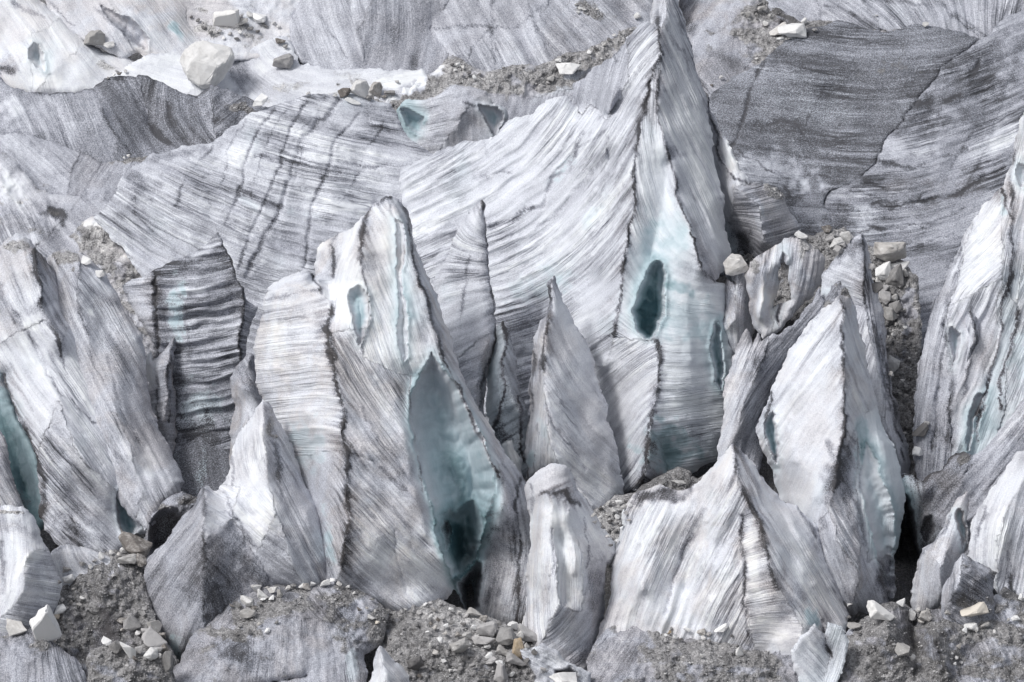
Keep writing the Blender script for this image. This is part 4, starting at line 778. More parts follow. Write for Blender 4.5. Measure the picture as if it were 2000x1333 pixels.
# ------------------------------------------------------------------ left background of the near field
ice("debris_slope", "tan gravel covered mound with a pale crust, behind the left slabs", "debris mound", 640,
    "a 128 458 0; b 150 440 10; c 175 430 10; d 205 424 20; e 240 432 10; f 255 442 10; g 290 455 10; h 315 472 10; i 345 492 10; j 365 500 0; k 370 560 0; l 350 640 0; m 300 700 0; n 180 640 0; o 130 560 0; p 150 480 0; q 250 520 30",
    [("a b c d e f g h i j k q p", dict(a=10, d=.3, g=.72, c=.5, w=.8)), ("p q k l m n o", dict(a=30, d=.42, g=.6, c=.6, w=.6))], S=[(200, 435, 50, 10, 5, "g", -.7), (200, 435, 50, 10, 5, "d", -.3), (270, 460, 60, 10, 25, "g", -.4), (165, 460, 30, 12, 20, "d", .3)], T=80, lean=.9)
ice("ice_block", "dark banded upright ice block with a ragged slanting top, above the misty pit at left", "ice block", 935,
    "a 240 560 -30; b 262 545 -10; c 285 535 0; d 303 527 0; e 318 520 0; f 345 506 0; g 365 498 10; h 385 492 10; i 405 478 10; j 420 465 10; k 430 456 20; l 436 480 20; m 446 505 20; n 458 545 20; o 474 560 20; p 480 585 0; q 500 600 -10; r 492 630 -10; s 485 680 -10; t 475 710 -10; u 470 780 -30; v 465 900 -60; w 440 960 -60; x 345 960 -60; y 340 800 -40; z 320 700 -30; A 305 690 -20; B 303 600 20; C 270 620 0; D 473 640 25; E 468 700 20",
    [("d B A C a b c", dict(a=[(280, 560, -5)], d=.42, c=1.1)), ("B d e f g h i j k l m n o D E t u v w x y z A", dict(a=[(350, 560, 0), (400, 520, -12), (380, 620, 4), (440, 600, -15), (420, 700, -12), (380, 780, 0), (420, 780, -25), (440, 680, -10)], d=.58, c=1.75, w=.0, r=2.0)), ("o p q r s t E D", dict(a=[(485, 600, 30), (480, 660, 5)], d=.4, c=1.3))],
    L=[("303 530 302 600 304 680", 4, .6, -6), ("436 470 446 505 458 545 472 565 475 640 468 700", 2.6, .6, 2), ("365 590 362 640 370 700", 4, .25, 0), ("380 640 440 620 470 610", 4, .3, -4), ("310 510 360 520 400 505", 8, .3, 0)],
    S=[(345, 600, 22, 80, 0, "b", .45), (345, 760, 14, 70, 0, "d", .25), (390, 800, 60, 60, 0, "b", .3), (390, 850, 60, 50, 0, "d", .35), (400, 490, 40, 8, -30, "d", -.3), (370, 570, 60, 10, 0, "d", -.3)], T=120, lean=.15, amp=1.1)
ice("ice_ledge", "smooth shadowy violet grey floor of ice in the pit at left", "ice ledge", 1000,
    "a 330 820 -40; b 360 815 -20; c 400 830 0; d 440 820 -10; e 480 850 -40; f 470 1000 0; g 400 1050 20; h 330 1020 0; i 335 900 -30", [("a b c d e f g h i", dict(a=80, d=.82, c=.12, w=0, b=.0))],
    S=[(395, 920, 14, 40, 10, "b", .4)], T=80, lean=.6, zo=-40)
ice("ice_fin", "narrow brown banded fin with a hooked point left of the misty pit", "ice fin", 930,
    "a 283 690 -10; b 290 684 0; c 298 700 0; d 312 690 0; e 325 672 10; f 335 660 20; g 340 680 10; h 343 740 0; i 344 830 -10; j 345 900 -20; k 330 920 -20; l 300 850 -20; m 285 780 -20; n 330 720 30; o 308 740 0; p 325 830 20",
    [("a b c o m", dict(a=75, d=.12, c=.6, w=.3)), ("c d e f n p l m o", dict(a=[(318, 740, -10), (318, 800, -15)], d=.46, c=1.3, w=.7)), ("f g h i j k l p n", dict(a=5, d=.46, c=1.3, w=.7))], L=[("308 735 309 790 314 840", 2.5, .4, 0), ("334 664 332 740 333 830", 2.2, .5, 0)], T=30)

# ------------------------------------------------------------------ the left slabs
ice("ice_slope", "thick tilted slab of brown streaked ice carrying two white rocks on its edge", "ice slab", 1060,
    "a 95 500 -20; b 105 488 0; c 125 484 10; d 150 492 10; e 175 510 10; f 205 538 10; g 230 568 10; h 255 610 10; i 275 650 10; j 285 700 0; k 290 760 0; l 305 810 0; m 325 860 0; n 345 900 0; o 355 940 0; p 345 975 10; q 315 1010 20; r 290 1040 30; s 260 1020 20; t 180 900 20; u 120 700 10; v 90 580 0; w 150 560 40; x 170 680 50; y 230 800 50; z 280 960 40",
    [("a b c d w x y z s t u v", dict(a=[(120, 540, 68), (140, 650, 66), (200, 800, 62), (250, 930, 62)], d=.42, c=1.0, w=.6)), ("d e f g h i j k l m n o p q r s z y x w", dict(a=[(190, 560, 52), (230, 660, 62), (260, 780, 64), (310, 900, 62), (200, 700, 60)], d=.44, c=.95, w=.6))],
    L=[("148 520 152 560 158 600 168 650", 5, .25, 0), ("210 700 240 790 270 870", 3, .2, -3)], S=[(130, 505, 40, 22, 20, "g", .7), (200, 560, 30, 10, 45, "d", -.2), (230, 690, 25, 60, -25, "d", .15), (270, 900, 30, 60, -25, "d", -.12), (310, 920, 30, 60, -25, "d", -.12), (178, 612, 10, 6, 60, "d", -.5)], T=110, lean=.4)
ice("ice_serac", "great silvery slab sweeping down from the gravelly peak at the left edge, with dark seams", "serac", 1085,
    "a -50 520 0; b -20 500 10; c 0 478 10; d 18 465 20; e 35 457 30; f 52 465 30; g 72 486 20; h 92 505 10; i 110 545 0; j 140 620 0; k 175 700 0; l 210 800 0; m 245 880 0; n 290 970 -20; o 310 1010 -10; p 290 1045 -10; q 262 1040 -20; r 240 1070 -10; s 235 1100 0; t 180 1100 0; u 140 1090 0; v 110 1065 0; w 85 1030 0; x 75 1000 -10; y 80 960 10; z 70 900 20; A 55 850 20; B 30 790 10; C 10 740 0; D -50 690 0; E 68 490 60; F 80 560 65; G 95 620 60; H 120 670 60; I 60 640 40; J 110 780 60; K 160 900 50; L 230 960 0; M 240 1010 -30",
    [("a b c d e f g E F G I D", dict(a=[(30, 520, 70), (20, 600, 58), (60, 560, 75)], d=.34, c=.7, w=.5)),
     ("g h i j H G F E", dict(a=[(90, 540, 62), (110, 620, 60)], d=.4, c=.9, w=.4)),
     ("D I G H j k l m L K J z A B C", dict(a=[(20, 680, 56), (70, 720, 56), (130, 800, 54), (180, 860, 50), (120, 900, 55), (100, 700, 60), (220, 920, 60)], d=.24, c=1.15, w=.1, b=.05)),
     ("m n o p q r M L", dict(a=[(270, 960, 55), (260, 1020, 50)], d=.34, c=.8, w=.4)),
     ("J K L M r s t u v w x y z", dict(a=[(120, 900, 52), (150, 1000, 40), (200, 1040, 35), (100, 980, 50), (210, 990, 60)], d=.4, c=1.2, w=.3))],
    L=[("66 488 70 530 84 580 92 620 110 660 122 690", 4.5, .6, 2), ("20 590 40 620 60 665 90 720 120 770 160 810 200 838", 3, .4, -3), ("110 660 130 720 150 760", 2.5, .35, 0), ("10 740 30 790 52 840 66 890 82 920 92 950 86 985 76 1008", 4.5, .6, 3), ("0 560 20 600 40 640", 5, .3, 0), ("140 1010 150 1040 155 1065", 2.5, .5, -3)],
    H=[("232 950 242 960 256 1000 270 1030 262 1052 245 1058 238 1040 228 990", 45, .85, 16, .35)],
    S=[(40, 480, 40, 22, 0, "g", .55), (78, 620, 22, 50, 60, "d", -.25), (75, 510, 30, 20, 60, "w", .3), (150, 1030, 70, 25, 35, "d", .25), (30, 800, 20, 40, -20, "b", .15), (80, 740, 20, 60, -30, "d", -.12)], T=90, lean=.4)
ice("ice_cliff", "deep teal ice cleft wall at the left edge under the silvery slab", "ice cleft", 1050,
    "a -50 700 0; b 5 735 0; c 30 790 0; d 55 850 0; e 75 900 0; f 95 960 0; g 90 1020 -20; h 60 1060 -30; i -50 1060 -30; j 25 850 -30; k 48 960 -70",
    [("a b c d e f g k j", dict(a=75, d=.25, b=.55, c=.25)), ("a j k g h i", dict(a=75, d=.35, b=.8, c=.25))], S=[(50, 1000, 14, 50, -15, "d", .4), (20, 740, 30, 20, 0, "b", -.4)], T=60, zo=-50, lean=.2)  # dark streak paints the shadow deep in the cleft
ice("ice_serac", "small beige streaked ice wedge at the left edge, in front of the teal cleft", "serac", 1060,
    "a -50 760 0; b -10 800 10; c 2 840 0; d 15 880 0; e 25 920 -10; f 35 960 -10; g 42 1000 -10; h 30 1030 0; i -50 1040 0", [("a b c d e f g h i", dict(a=60, d=.42, c=1.1, w=.6))], T=40, zo=10)

# ------------------------------------------------------------------ the big massif, left of centre
ice("ice_serac", "largest left-centre serac with a hooked crest, dark central seam and two teal caves", "serac", 1195,
    "a 765 378 30; b 780 384 20; c 790 410 10; d 800 445 0; e 815 490 0; f 832 530 -10; g 850 570 -20; h 868 620 -20; i 882 660 -30; j 895 700 -30; k 912 750 -30; l 932 790 -30; m 955 830 -30; n 985 880 -30; o 1015 925 -40; p 1030 945 -50; q 1050 1000 -30; r 1055 1060 -40; s 1050 1150 -50; t 1045 1235 -60; u 920 1225 -120; v 905 1190 -120; w 890 1150 -40; x 860 1180 -10; y 830 1190 10; z 780 1195 10; A 720 1190 0; B 640 1165 0; C 600 1120 -40; D 590 1040 -50; E 570 960 -60; F 540 900 -60; G 525 850 -50; H 515 800 -50; I 500 740 -40; J 500 700 -50; K 505 640 -40; L 512 600 -30; M 525 565 -20; N 550 542 -10; O 582 524 0; P 600 530 0; Q 612 550 -10; R 606 515 -20; S 612 500 -20; T 630 478 -10; U 655 462 0; V 672 452 0; W 695 444 10; X 712 420 20; Y 735 395 30; Z 750 382 30; aa 712 450 60; bb 704 510 65; cc 712 560 60; dd 718 640 60; ee 712 700 60; ff 650 590 30; gg 642 650 70; hh 650 730 80; ii 668 800 90; jj 675 880 95; kk 674 960 95; ll 680 1030 90; mm 668 1110 60; nn 800 480 50; oo 825 560 60; pp 848 640 60; qq 868 710 60; rr 905 790 50; ss 945 870 50; tt 972 925 40; uu 985 1000 20; vv 800 740 30; ww 812 850 40; xx 838 980 40; yy 870 1090 40; zz 640 560 -20; ba 660 500 20; bc 930 1080 -100",
    [("R S T U V ba zz Q", dict(a=[(630, 500, 130), (640, 530, -20)], d=.26, c=1.0, w=.7)),
     ("V W X aa bb cc dd gg ff zz ba", dict(a=[(690, 480, 115), (670, 560, 112), (690, 620, 90)], d=.08, c=.45, w=.2)),
     ("X Y Z a b nn c d", dict(a=60)), ][:2] +
    [("X Y Z a nn oo pp qq vv ee dd cc bb aa", dict(a=[(750, 420, 62), (730, 500, 68), (760, 560, 72), (780, 650, 80), (740, 620, 70), (730, 680, 60)], d=.2, b=.12, c=.85, w=.6)),
     ("a b c d e f g h i j k l m n tt ss rr qq pp oo nn", dict(a=[(800, 460, 66), (830, 540, 62), (860, 640, 60), (910, 780, 55), (960, 870, 55)], d=.24, c=1.2, w=.6)),
     ("P Q zz ff", dict(a=60, d=.04, c=.3)),
     ("O P ff gg hh ii jj F G H I J K L M N", dict(a=[(560, 570, -12), (600, 620, -14), (560, 680, -5), (600, 760, -5), (640, 700, 15), (620, 850, 0), (590, 560, -25)], d=.26, c=.85, w=.6)),
     ("jj kk ll mm B C D E F", dict(a=[(655, 920, 60), (640, 960, 55), (665, 1000, 50), (660, 1080, 80)], d=.44, c=1.3, w=.6)),
     ("gg dd ee vv ww xx yy w x y z A B mm ll kk jj ii hh", dict(a=[(680, 720, 60), (720, 760, 58), (760, 860, 56), (720, 900, 52), (780, 1000, 50), (720, 1080, 38), (780, 1120, 30), (820, 1060, 55), (690, 860, 50), (700, 1000, 48)], d=.36, c=1.2, w=.6)),
     ("vv qq rr ss tt uu bc v w yy xx ww", dict(a=[(850, 800, 85), (880, 950, 85), (920, 900, 75), (900, 1080, 95)], d=.16, b=.5, c=.35, w=.2)),
     ("tt n o p q r s t u v bc uu", dict(a=[(980, 960, 60), (970, 1080, 105), (960, 1150, 100), (1000, 940, 60)], d=.36, c=1.0, w=.5))],
    C=["560 560 10 555 680 20 560 780 0", "600 800 60 610 900 10", "770 780 60 800 900 70 830 1050 60"],
    L=[("765 380 745 388 728 402 715 425 712 450 708 480 704 510 706 530", 4, .6, 3), ("706 530 715 570 719 620 718 660 708 690", 3, .45, 2), ("650 592 642 640 644 700 650 740 662 790 672 830 676 880 674 960 680 1010 678 1060 670 1100", 4.5, .7, 4), ("786 405 795 450 805 490 822 550 840 600 850 640 862 680 880 720 905 780 925 830 945 870 965 910 978 930", 3.5, .55, 3),
       ("655 462 648 478 650 500 648 540", 3, .5, 2), ("602 530 615 552 632 575", 2.5, .5, 0), ("765 400 790 500 785 600 790 690", 2.5, .25, -6), ("800 740 806 800 815 860 830 960", 2, .4, 0), ("675 870 720 900 760 930 800 960", 3, .25, -4), ("770 1040 780 1100 790 1160", 2, .2, -3), ("520 590 560 580 600 568 630 565", 4, .3, 0), ("1015 935 1005 980 1018 1060 1014 1140 1010 1220", 3, .6, 0), ("700 800 740 860 790 920", 3, .2, 3), ("630 640 650 650 655 700", 3, .4, 0)],
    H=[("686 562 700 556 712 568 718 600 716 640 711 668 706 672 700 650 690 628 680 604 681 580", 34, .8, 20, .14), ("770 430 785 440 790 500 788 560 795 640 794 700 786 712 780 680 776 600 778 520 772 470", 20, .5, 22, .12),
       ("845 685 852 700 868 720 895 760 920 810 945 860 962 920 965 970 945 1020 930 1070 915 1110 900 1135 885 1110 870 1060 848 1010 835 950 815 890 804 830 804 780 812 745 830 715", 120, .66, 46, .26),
       ("850 1030 862 1000 880 990 895 1010 905 985 925 980 938 1005 940 1040 925 1080 905 1120 885 1130 870 1100 858 1065", 45, 1.0, 18, .42), ("868 1015 880 1018 888 1035 884 1060 874 1075 868 1050 862 1030", 50, 1., 10, .8), ("925 1090 940 1100 940 1180 925 1225 905 1190 890 1140 905 1130 918 1110", 110, .9, 26, .7)],  # black hole and slot: their shade is painted into the tone
    S=[(630, 480, 30, 10, -30, "d", -.2), (700, 470, 14, 60, 20, "d", -.1), (725, 520, 25, 22, 40, "d", .25), (600, 870, 50, 60, 0, "b", .28), (540, 660, 20, 60, 0, "d", -.15), (760, 900, 50, 80, -30, "d", .15), (830, 640, 12, 40, -10, "d", .15), (900, 980, 60, 90, 0, "b", .3), (900, 1090, 40, 60, 0, "d", .35), (880, 930, 30, 60, 0, "d", .1), (560, 620, 60, 20, -10, "d", .1), (750, 470, 22, 30, 60, "d", -.15), (940, 950, 30, 40, 0, "w", .5), (955, 1000, 22, 60, 15, "d", .45), (720, 1100, 50, 40, 0, "d", -.15), (620, 560, 25, 30, 50, "d", -.15), (640, 1050, 12, 60, -10, "b", .4), (960, 1100, 50, 90, 0, "d", .2), (1000, 1040, 10, 60, 0, "d", .25), (810, 600, 30, 60, 0, "d", .06)], T=220, lean=.25)  # blue patch at the left foot is a painted bluish shadow
ice("ice_fin", "hooked brown fin of ice against the left foot of the largest left-centre serac", "ice fin", 1010,
    "a 452 740 -20; b 460 712 0; c 475 698 10; d 488 688 10; e 497 695 10; f 500 720 0; g 508 750 0; h 525 790 0; i 545 815 0; j 560 850 0; k 540 900 0; l 500 960 0; m 460 960 -20; n 450 900 -20; o 452 820 -20; p 478 760 30; q 485 830 20",
    [("a b c d e f g h i p", dict(a=[(480, 720, 70), (500, 780, 50)], d=.55, c=1., w=.7)), ("a p i j k l q", dict(a=[(500, 850, 60)], d=.36, c=.8, w=.8)), ("a q l m n o", dict(a=95, d=.4, c=.9, w=.9))], T=60)
ice("ice_serac", "twin topped serac with a white snow sheet and a grit stripe, at lower left", "serac", 1235,
    "a 398 943 40; b 410 950 30; c 420 962 20; d 440 950 10; e 450 930 20; f 453 895 10; g 462 860 10; h 478 830 20; i 495 800 30; j 512 785 40; k 530 790 30; l 540 812 20; m 555 845 10; n 572 885 0; o 590 920 0; p 610 960 -10; q 632 1010 -20; r 648 1060 -20; s 660 1110 -30; t 664 1140 -20; u 600 1160 0; v 530 1160 0; w 500 1180 0; x 440 1250 0; y 380 1290 -20; z 345 1290 -40; A 310 1250 -30; B 285 1180 -30; C 277 1130 -20; D 290 1095 -10; E 325 1060 -10; F 345 1030 0; G 365 1000 0; H 382 970 10; I 395 1000 80; J 392 1060 80; K 400 1150 60; L 400 1230 30; M 470 950 30; N 515 870 60; O 535 1000 70; P 575 1100 40; Q 455 1010 60; R 500 1090 40",
    [("a H G F E D C B A z L K J I", dict(a=[(370, 1010, 120), (330, 1080, 140), (340, 1170, 115), (370, 1240, 100), (320, 1140, 130)], d=.55, c=.85, w=.3)),
     ("a I J Q M d c b", dict(a=[(430, 1000, 30), (420, 1040, 28)], d=.2, c=.9, w=.3)),
     ("J K L z y x w v R Q", dict(a=[(450, 1080, 30), (430, 1130, 50), (440, 1200, 110), (500, 1130, 40)], d=.66, c=.8, w=.5, g=.1)),
     ("d M Q R O N j i h g f e", dict(a=[(480, 880, 100), (490, 960, 35), (500, 1020, 45), (480, 900, 80)], d=.2, c=.8, w=.3)),
     ("j N O P u t s r q p o n m l k", dict(a=[(550, 880, 60), (580, 960, 62), (620, 1060, 62)], d=.34, c=.9, w=.4)),
     ("O R v u P", dict(a=[(540, 1100, 35), (600, 1140, 30)], d=.42, c=.9, w=.3))],
    C=["425 960 20 450 1010 50 500 1090 45", "600 1000 30 620 1100 10"],
    L=[("398 945 396 990 393 1050 396 1100", 4, .4, 2), ("520 800 530 860 545 920 548 980", 6, .35, 0), ("395 1000 440 998 470 1020 478 1060 465 1085", 2.5, .3, 0), ("440 965 460 1010 500 1070", 4, .3, 0), ("455 895 460 930 455 960", 4, .3, 0)],
    S=[(520, 1010, 40, 50, -20, "d", -.25), (500, 900, 16, 60, 10, "d", -.15), (530, 830, 16, 30, 0, "g", .5), (540, 920, 12, 70, -5, "g", .45), (390, 1150, 40, 50, 0, "d", .2), (650, 1080, 12, 60, -15, "b", .25), (430, 1200, 30, 60, 0, "d", .2), (610, 1100, 30, 20, 20, "w", .3), (345, 1270, 14, 40, -10, "b", .45)], T=120, lean=.3)
ice("ice_hump", "dark brown gritty hump with a black arched hollow, left of the twin topped serac", "ice hump", 1130,
    "a 285 1050 -10; b 290 1010 0; c 305 995 10; d 325 980 10; e 340 965 20; f 350 958 20; g 370 962 20; h 388 968 10; i 395 985 0; j 390 1050 0; k 350 1110 0; l 300 1120 0; m 270 1090 0", [("a b c d e f g h i j k l m", dict(a=[(340, 1000, 140)], d=.68, c=.7, w=.7, g=.4))],
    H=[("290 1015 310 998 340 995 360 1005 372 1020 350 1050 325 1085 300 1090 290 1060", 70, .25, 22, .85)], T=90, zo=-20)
ice("ice_hump", "pale rounded ice hump with horizontal combing and a white vein, at the lower left edge", "ice hump", 1260,
    "a -50 990 0; b 0 988 10; c 25 992 20; d 50 994 20; e 65 1005 10; f 72 1030 10; g 85 1055 0; h 100 1080 0; i 115 1110 0; j 122 1140 0; k 115 1180 0; l 100 1220 0; m 60 1260 0; n 0 1270 0; o -50 1270 0; p 60 1080 50; q 40 1160 60",
    [("a b c d e f g h p q o", dict(a=[(30, 1030, 70), (50, 1080, 100), (20, 1150, 110)], d=.24, c=.7, w=.3)), ("q p h i j k l m n o", dict(a=[(70, 1130, 8), (60, 1180, 12), (50, 1220, 14)], d=.3, c=1., w=.2))],
    L=[("62 1085 50 1110 30 1135 10 1160", 4, -.25, 3), ("5 1060 8 1120 5 1160", 4, .35, -4)], S=[(40, 1035, 30, 14, 20, "d", .2), (20, 1000, 30, 6, 0, "g", .8), (70, 1085, 14, 30, 30, "d", -.3)], T=90)
ice("ice_hump", "small striped ice saddle in front of the silvery slab at lower left", "ice hump", 1180,
    "a 95 1110 0; b 105 1080 0; c 118 1068 10; d 135 1062 20; e 155 1066 10; f 175 1076 10; g 200 1085 0; h 235 1095 0; i 260 1110 0; j 230 1160 0; k 140 1170 0; l 110 1150 0", [("a b c d e f g h i j k l", dict(a=[(120, 1100, 100), (170, 1100, 30), (210, 1100, 20)], d=.34, c=1., w=.4))], L=[("106 1082 130 1062 150 1066", 4, .3, 0)], T=60)

ice("ice_serac", "blunt headed white serac with draped folds and a dirty flat cap, bottom centre", "serac", 1265,
    "a 1026 955 -10; b 1030 932 10; c 1048 917 20; d 1075 911 30; e 1102 911 30; f 1118 923 10; g 1130 945 5; h 1142 968 0; i 1160 995 -10; j 1176 1020 -20; k 1194 1050 -20; l 1208 1084 -30; m 1197 1100 -40; n 1185 1105 -30; o 1178 1130 -30; p 1185 1180 -60; q 1170 1260 -40; r 1140 1320 -10; s 1080 1320 10; t 1045 1280 0; u 1020 1240 -20; v 1030 1150 -30; w 1035 1060 -20; x 1030 1000 -20; y 1075 970 70; z 1105 985 50; A 1080 1060 60; B 1090 1180 60; C 1135 1080 40; D 1140 1200 20",
    [("a b c d e f g z y x", dict(a=[(1070, 940, -20), (1090, 960, -30)], d=.3, c=.9, w=.4, g=.0)), ("x y A B t u v w", dict(a=[(1050, 1040, 92), (1060, 1160, 92), (1070, 1260, 80)], d=.24, c=.9, w=.6)), ("y z C D B A", dict(a=[(1100, 1040, 82), (1110, 1150, 92)], d=.14, c=.8, w=.5, b=.08)), ("z g h i j k l m n C", dict(a=[(1150, 1030, 58), (1180, 1080, 60)], d=.2, c=1., w=.4)), ("C n o p q r s t B D", dict(a=[(1150, 1160, 100), (1130, 1250, 130), (1080, 1290, 160)], d=.4, c=1.1, w=.5))],
    C=["1060 1000 60 1055 1150 30", "1110 1000 60 1120 1120 45", "1095 1050 30 1100 1180 30"],
    L=[("1056 962 1080 970 1100 960 1115 975 1130 985", 6, .5, 0), ("1080 1040 1078 1100 1070 1150", 2.5, .4, -5), ("1142 1010 1150 1060 1142 1110", 2, .4, 0), ("1035 945 1040 960 1036 1000", 3, .3, 0)],
    S=[(1090, 1030, 20, 60, 0, "d", -.1), (1160, 1150, 20, 60, 10, "d", .25), (1140, 1280, 50, 30, -30, "d", .2), (1060, 1160, 20, 40, 0, "d", .15)], T=110, lean=.3)
ice("ice_serac", "broad fan shaped serac of combed ice with a white central rib and dark ridge", "serac", 1265,
    "a 1428 866 50; b 1440 872 40; c 1458 888 30; d 1475 912 20; e 1495 945 10; f 1520 970 0; g 1545 985 0; h 1558 988 10; i 1575 1005 10; j 1600 1025 0; k 1610 1060 -10; l 1622 1110 -20; m 1640 1160 -30; n 1658 1205 -30; o 1650 1240 0; p 1612 1250 0; q 1640 1320 0; r 1580 1330 10; s 1480 1290 20; t 1400 1270 10; u 1300 1270 0; v 1220 1270 0; w 1160 1300 -10; x 1170 1240 -20; y 1190 1180 -30; z 1196 1110 -30; A 1205 1050 -30; B 1220 1000 -20; C 1240 965 0; D 1290 950 0; E 1340 960 10; F 1370 940 10; G 1400 900 20; H 1445 930 70; I 1460 985 75; J 1482 1030 80; K 1500 1075 80; L 1512 1130 75; M 1535 1170 65; N 1560 1220 50; O 1444 1000 60; P 1450 1080 60; Q 1455 1170 55; R 1470 1245 40; S 1300 1050 50; T 1360 1020 20",
    [("a G F E D C B A z y x w v u t s R Q P O I H", dict(a=[(1410, 920, 112), (1350, 1000, 120), (1280, 1020, 115), (1230, 1100, 105), (1300, 1150, 108), (1380, 1100, 115), (1420, 1050, 120), (1370, 1200, 125), (1420, 1180, 130), (1250, 1230, 95)], d=.24, c=1.2, w=.6, r=1.3)),
     ("I O P Q R s r N M L K J", dict(a=[(1480, 1100, -15), (1490, 1180, -25), (1460, 1040, -20), (1520, 1240, 20)], d=.22, c=.7, w=.5, r=.5)),
     ("a b c d e f g h i j k l m n o p N M L K J I H", dict(a=[(1460, 930, 62), (1520, 1010, 58), (1560, 1090, 62), (1600, 1160, 60), (1540, 1130, 50), (1590, 1060, 68)], d=.24, c=1.2, w=.45, r=1.3)),
     ("N p q r", dict(a=[(1600, 1260, 50)], d=.1, b=.35, c=.6))],
    C=["1300 1000 30 1260 1150 40", "1360 960 40 1340 1150 -5", "1400 960 60 1390 1200 40", "1560 1040 30 1590 1150 25"],
    L=[("1430 870 1440 900 1452 940 1462 985 1480 1020 1488 1050 1500 1080 1508 1120 1520 1150", 5, .55, 3), ("1444 1000 1450 1060 1452 1120 1456 1180 1464 1240", 3, .55, -5), ("1610 1070 1590 1030 1560 990", 3, .4, 0), ("1300 955 1250 975 1230 1010", 6, .35, 0), ("1380 1020 1340 1060 1320 1120 1300 1200", 4, .2, -4), ("1612 1208 1610 1230 1618 1268", 3, .7, -4)],
    S=[(1345, 1045, 14, 60, 25, "d", .3), (1290, 968, 70, 18, -8, "d", .6), (1470, 1100, 14, 70, -5, "d", -.25), (1540, 1190, 30, 30, 30, "d", .25), (1230, 1200, 30, 60, 10, "b", .12), (1590, 1210, 18, 35, -25, "b", .45), (1590, 1210, 18, 35, -25, "d", -.3), (1420, 900, 30, 50, 25, "d", -.12), (1560, 1160, 40, 12, 50, "d", .2), (1500, 1230, 40, 30, 0, "d", -.15)], T=180, lean=.3)

# ------------------------------------------------------------------ foreground debris
D_ = dict(T=90, lean=1.0)
ice("debris_slope", "dark brown gravel bank with a pale stone crest beside the pale striped hump", "debris bank", 1330,
    "a 85 1260 -20; b 100 1215 0; c 115 1170 10; d 122 1120 10; e 140 1100 10; f 165 1085 20; g 195 1078 30; h 225 1072 30; i 255 1075 30; j 280 1095 20; k 285 1150 10; l 305 1200 10; m 325 1245 10; n 345 1290 0; o 330 1370 0; p 60 1370 0; q 200 1150 60; r 170 1290 -60; s 235 1250 -50",
    [("a b c d e f g q r", dict(a=60, d=.68, g=.85, c=.4, w=.8)), ("g h i j k l m n o s q", dict(a=100, d=.64, g=.85, c=.5, w=.7)), ("q s o p a r", dict(a=90, d=.85, g=.3, c=.8, w=.8))],
    S=[(200, 1220, 40, 50, 20, "d", .2), (215, 1120, 8, 30, 0, "g", -.4)], **D_)
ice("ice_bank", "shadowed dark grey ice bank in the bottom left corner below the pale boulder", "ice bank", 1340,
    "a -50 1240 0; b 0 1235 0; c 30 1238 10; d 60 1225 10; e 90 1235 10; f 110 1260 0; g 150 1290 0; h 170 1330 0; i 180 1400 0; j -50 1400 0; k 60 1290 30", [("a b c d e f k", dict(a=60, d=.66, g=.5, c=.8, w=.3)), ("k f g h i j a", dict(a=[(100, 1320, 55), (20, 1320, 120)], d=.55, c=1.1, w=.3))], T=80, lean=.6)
ice("debris_block", "chunky gravel faced block with stones along its rim, bottom left", "debris block", 1350,
    "a 168 1300 0; b 175 1275 10; c 195 1262 20; d 215 1255 20; e 250 1262 20; f 290 1275 20; g 320 1270 20; h 338 1290 10; i 345 1400 0; j 170 1400 0; k 250 1310 40", [("a b c d e f g h k", dict(a=10, d=.6, g=.9, c=.3, w=.7)), ("a k h i j", dict(a=80, d=.62, g=.7, c=.5, w=.7))], T=70, lean=.3, zo=60)
ice("debris_slope", "smooth dirty ice dome with stone clusters on top, bottom left of centre", "ice dome", 1345,
    "a 300 1370 0; b 335 1310 0; c 350 1290 0; d 375 1240 0; e 400 1210 10; f 430 1185 10; g 465 1160 20; h 500 1145 20; i 540 1142 20; j 580 1148 20; k 615 1142 20; l 650 1132 20; m 690 1145 10; n 730 1170 10; o 760 1200 0; p 750 1260 -10; q 715 1280 -20; r 720 1400 0; s 300 1400 0; t 560 1200 60; u 640 1220 50; v 480 1250 60; w 600 1320 40",
    [("b c d e f g h i t v a", dict(a=[(400, 1250, 125), (370, 1300, 130)], d=.6, g=.35, c=.9, w=.5)), ("i j k l m n o p q u t", dict(a=[(680, 1180, 40), (640, 1200, 60)], d=.58, g=.6, c=.6, w=.6)), ("a v t u q r s w", dict(a=[(500, 1300, 110), (600, 1280, 80), (680, 1300, 75)], d=.5, g=.14, c=.6, w=.6))],
    S=[(470, 1225, 60, 30, -20, "g", .6), (520, 1190, 60, 25, -10, "g", .5), (460, 1270, 40, 30, 0, "d", .3), (500, 1290, 60, 40, 0, "d", .15), (650, 1190, 40, 30, 10, "d", .15), (690, 1300, 18, 60, 0, "b", .25), (330, 1310, 16, 30, 20, "d", .2)], T=120, lean=.8)
ice("debris_slope", "wide spill of pale rubble and gravel at bottom centre", "debris fan", 1350,
    "a 700 1210 -10; b 740 1180 0; c 790 1172 10; d 830 1162 20; e 860 1165 20; f 890 1185 10; g 930 1200 10; h 980 1215 10; i 1015 1235 10; j 1050 1250 0; k 1075 1265 0; l 1090 1290 0; m 1110 1330 0; n 1120 1400 0; o 700 1400 0; p 735 1290 -20; q 720 1240 -20; r 850 1260 50; s 960 1300 40",
    [("a b c d e f g h i j k l s r p q", dict(a=20, d=.45, g=1., c=.3, w=.35)), ("p r s l m n o", dict(a=20, d=.62, g=1., c=.3, w=.4))],
    S=[(800, 1240, 50, 40, 30, "d", .25), (900, 1210, 70, 25, 20, "d", -.2), (740, 1200, 40, 30, 0, "g", -.3)], T=80, lean=1.2)
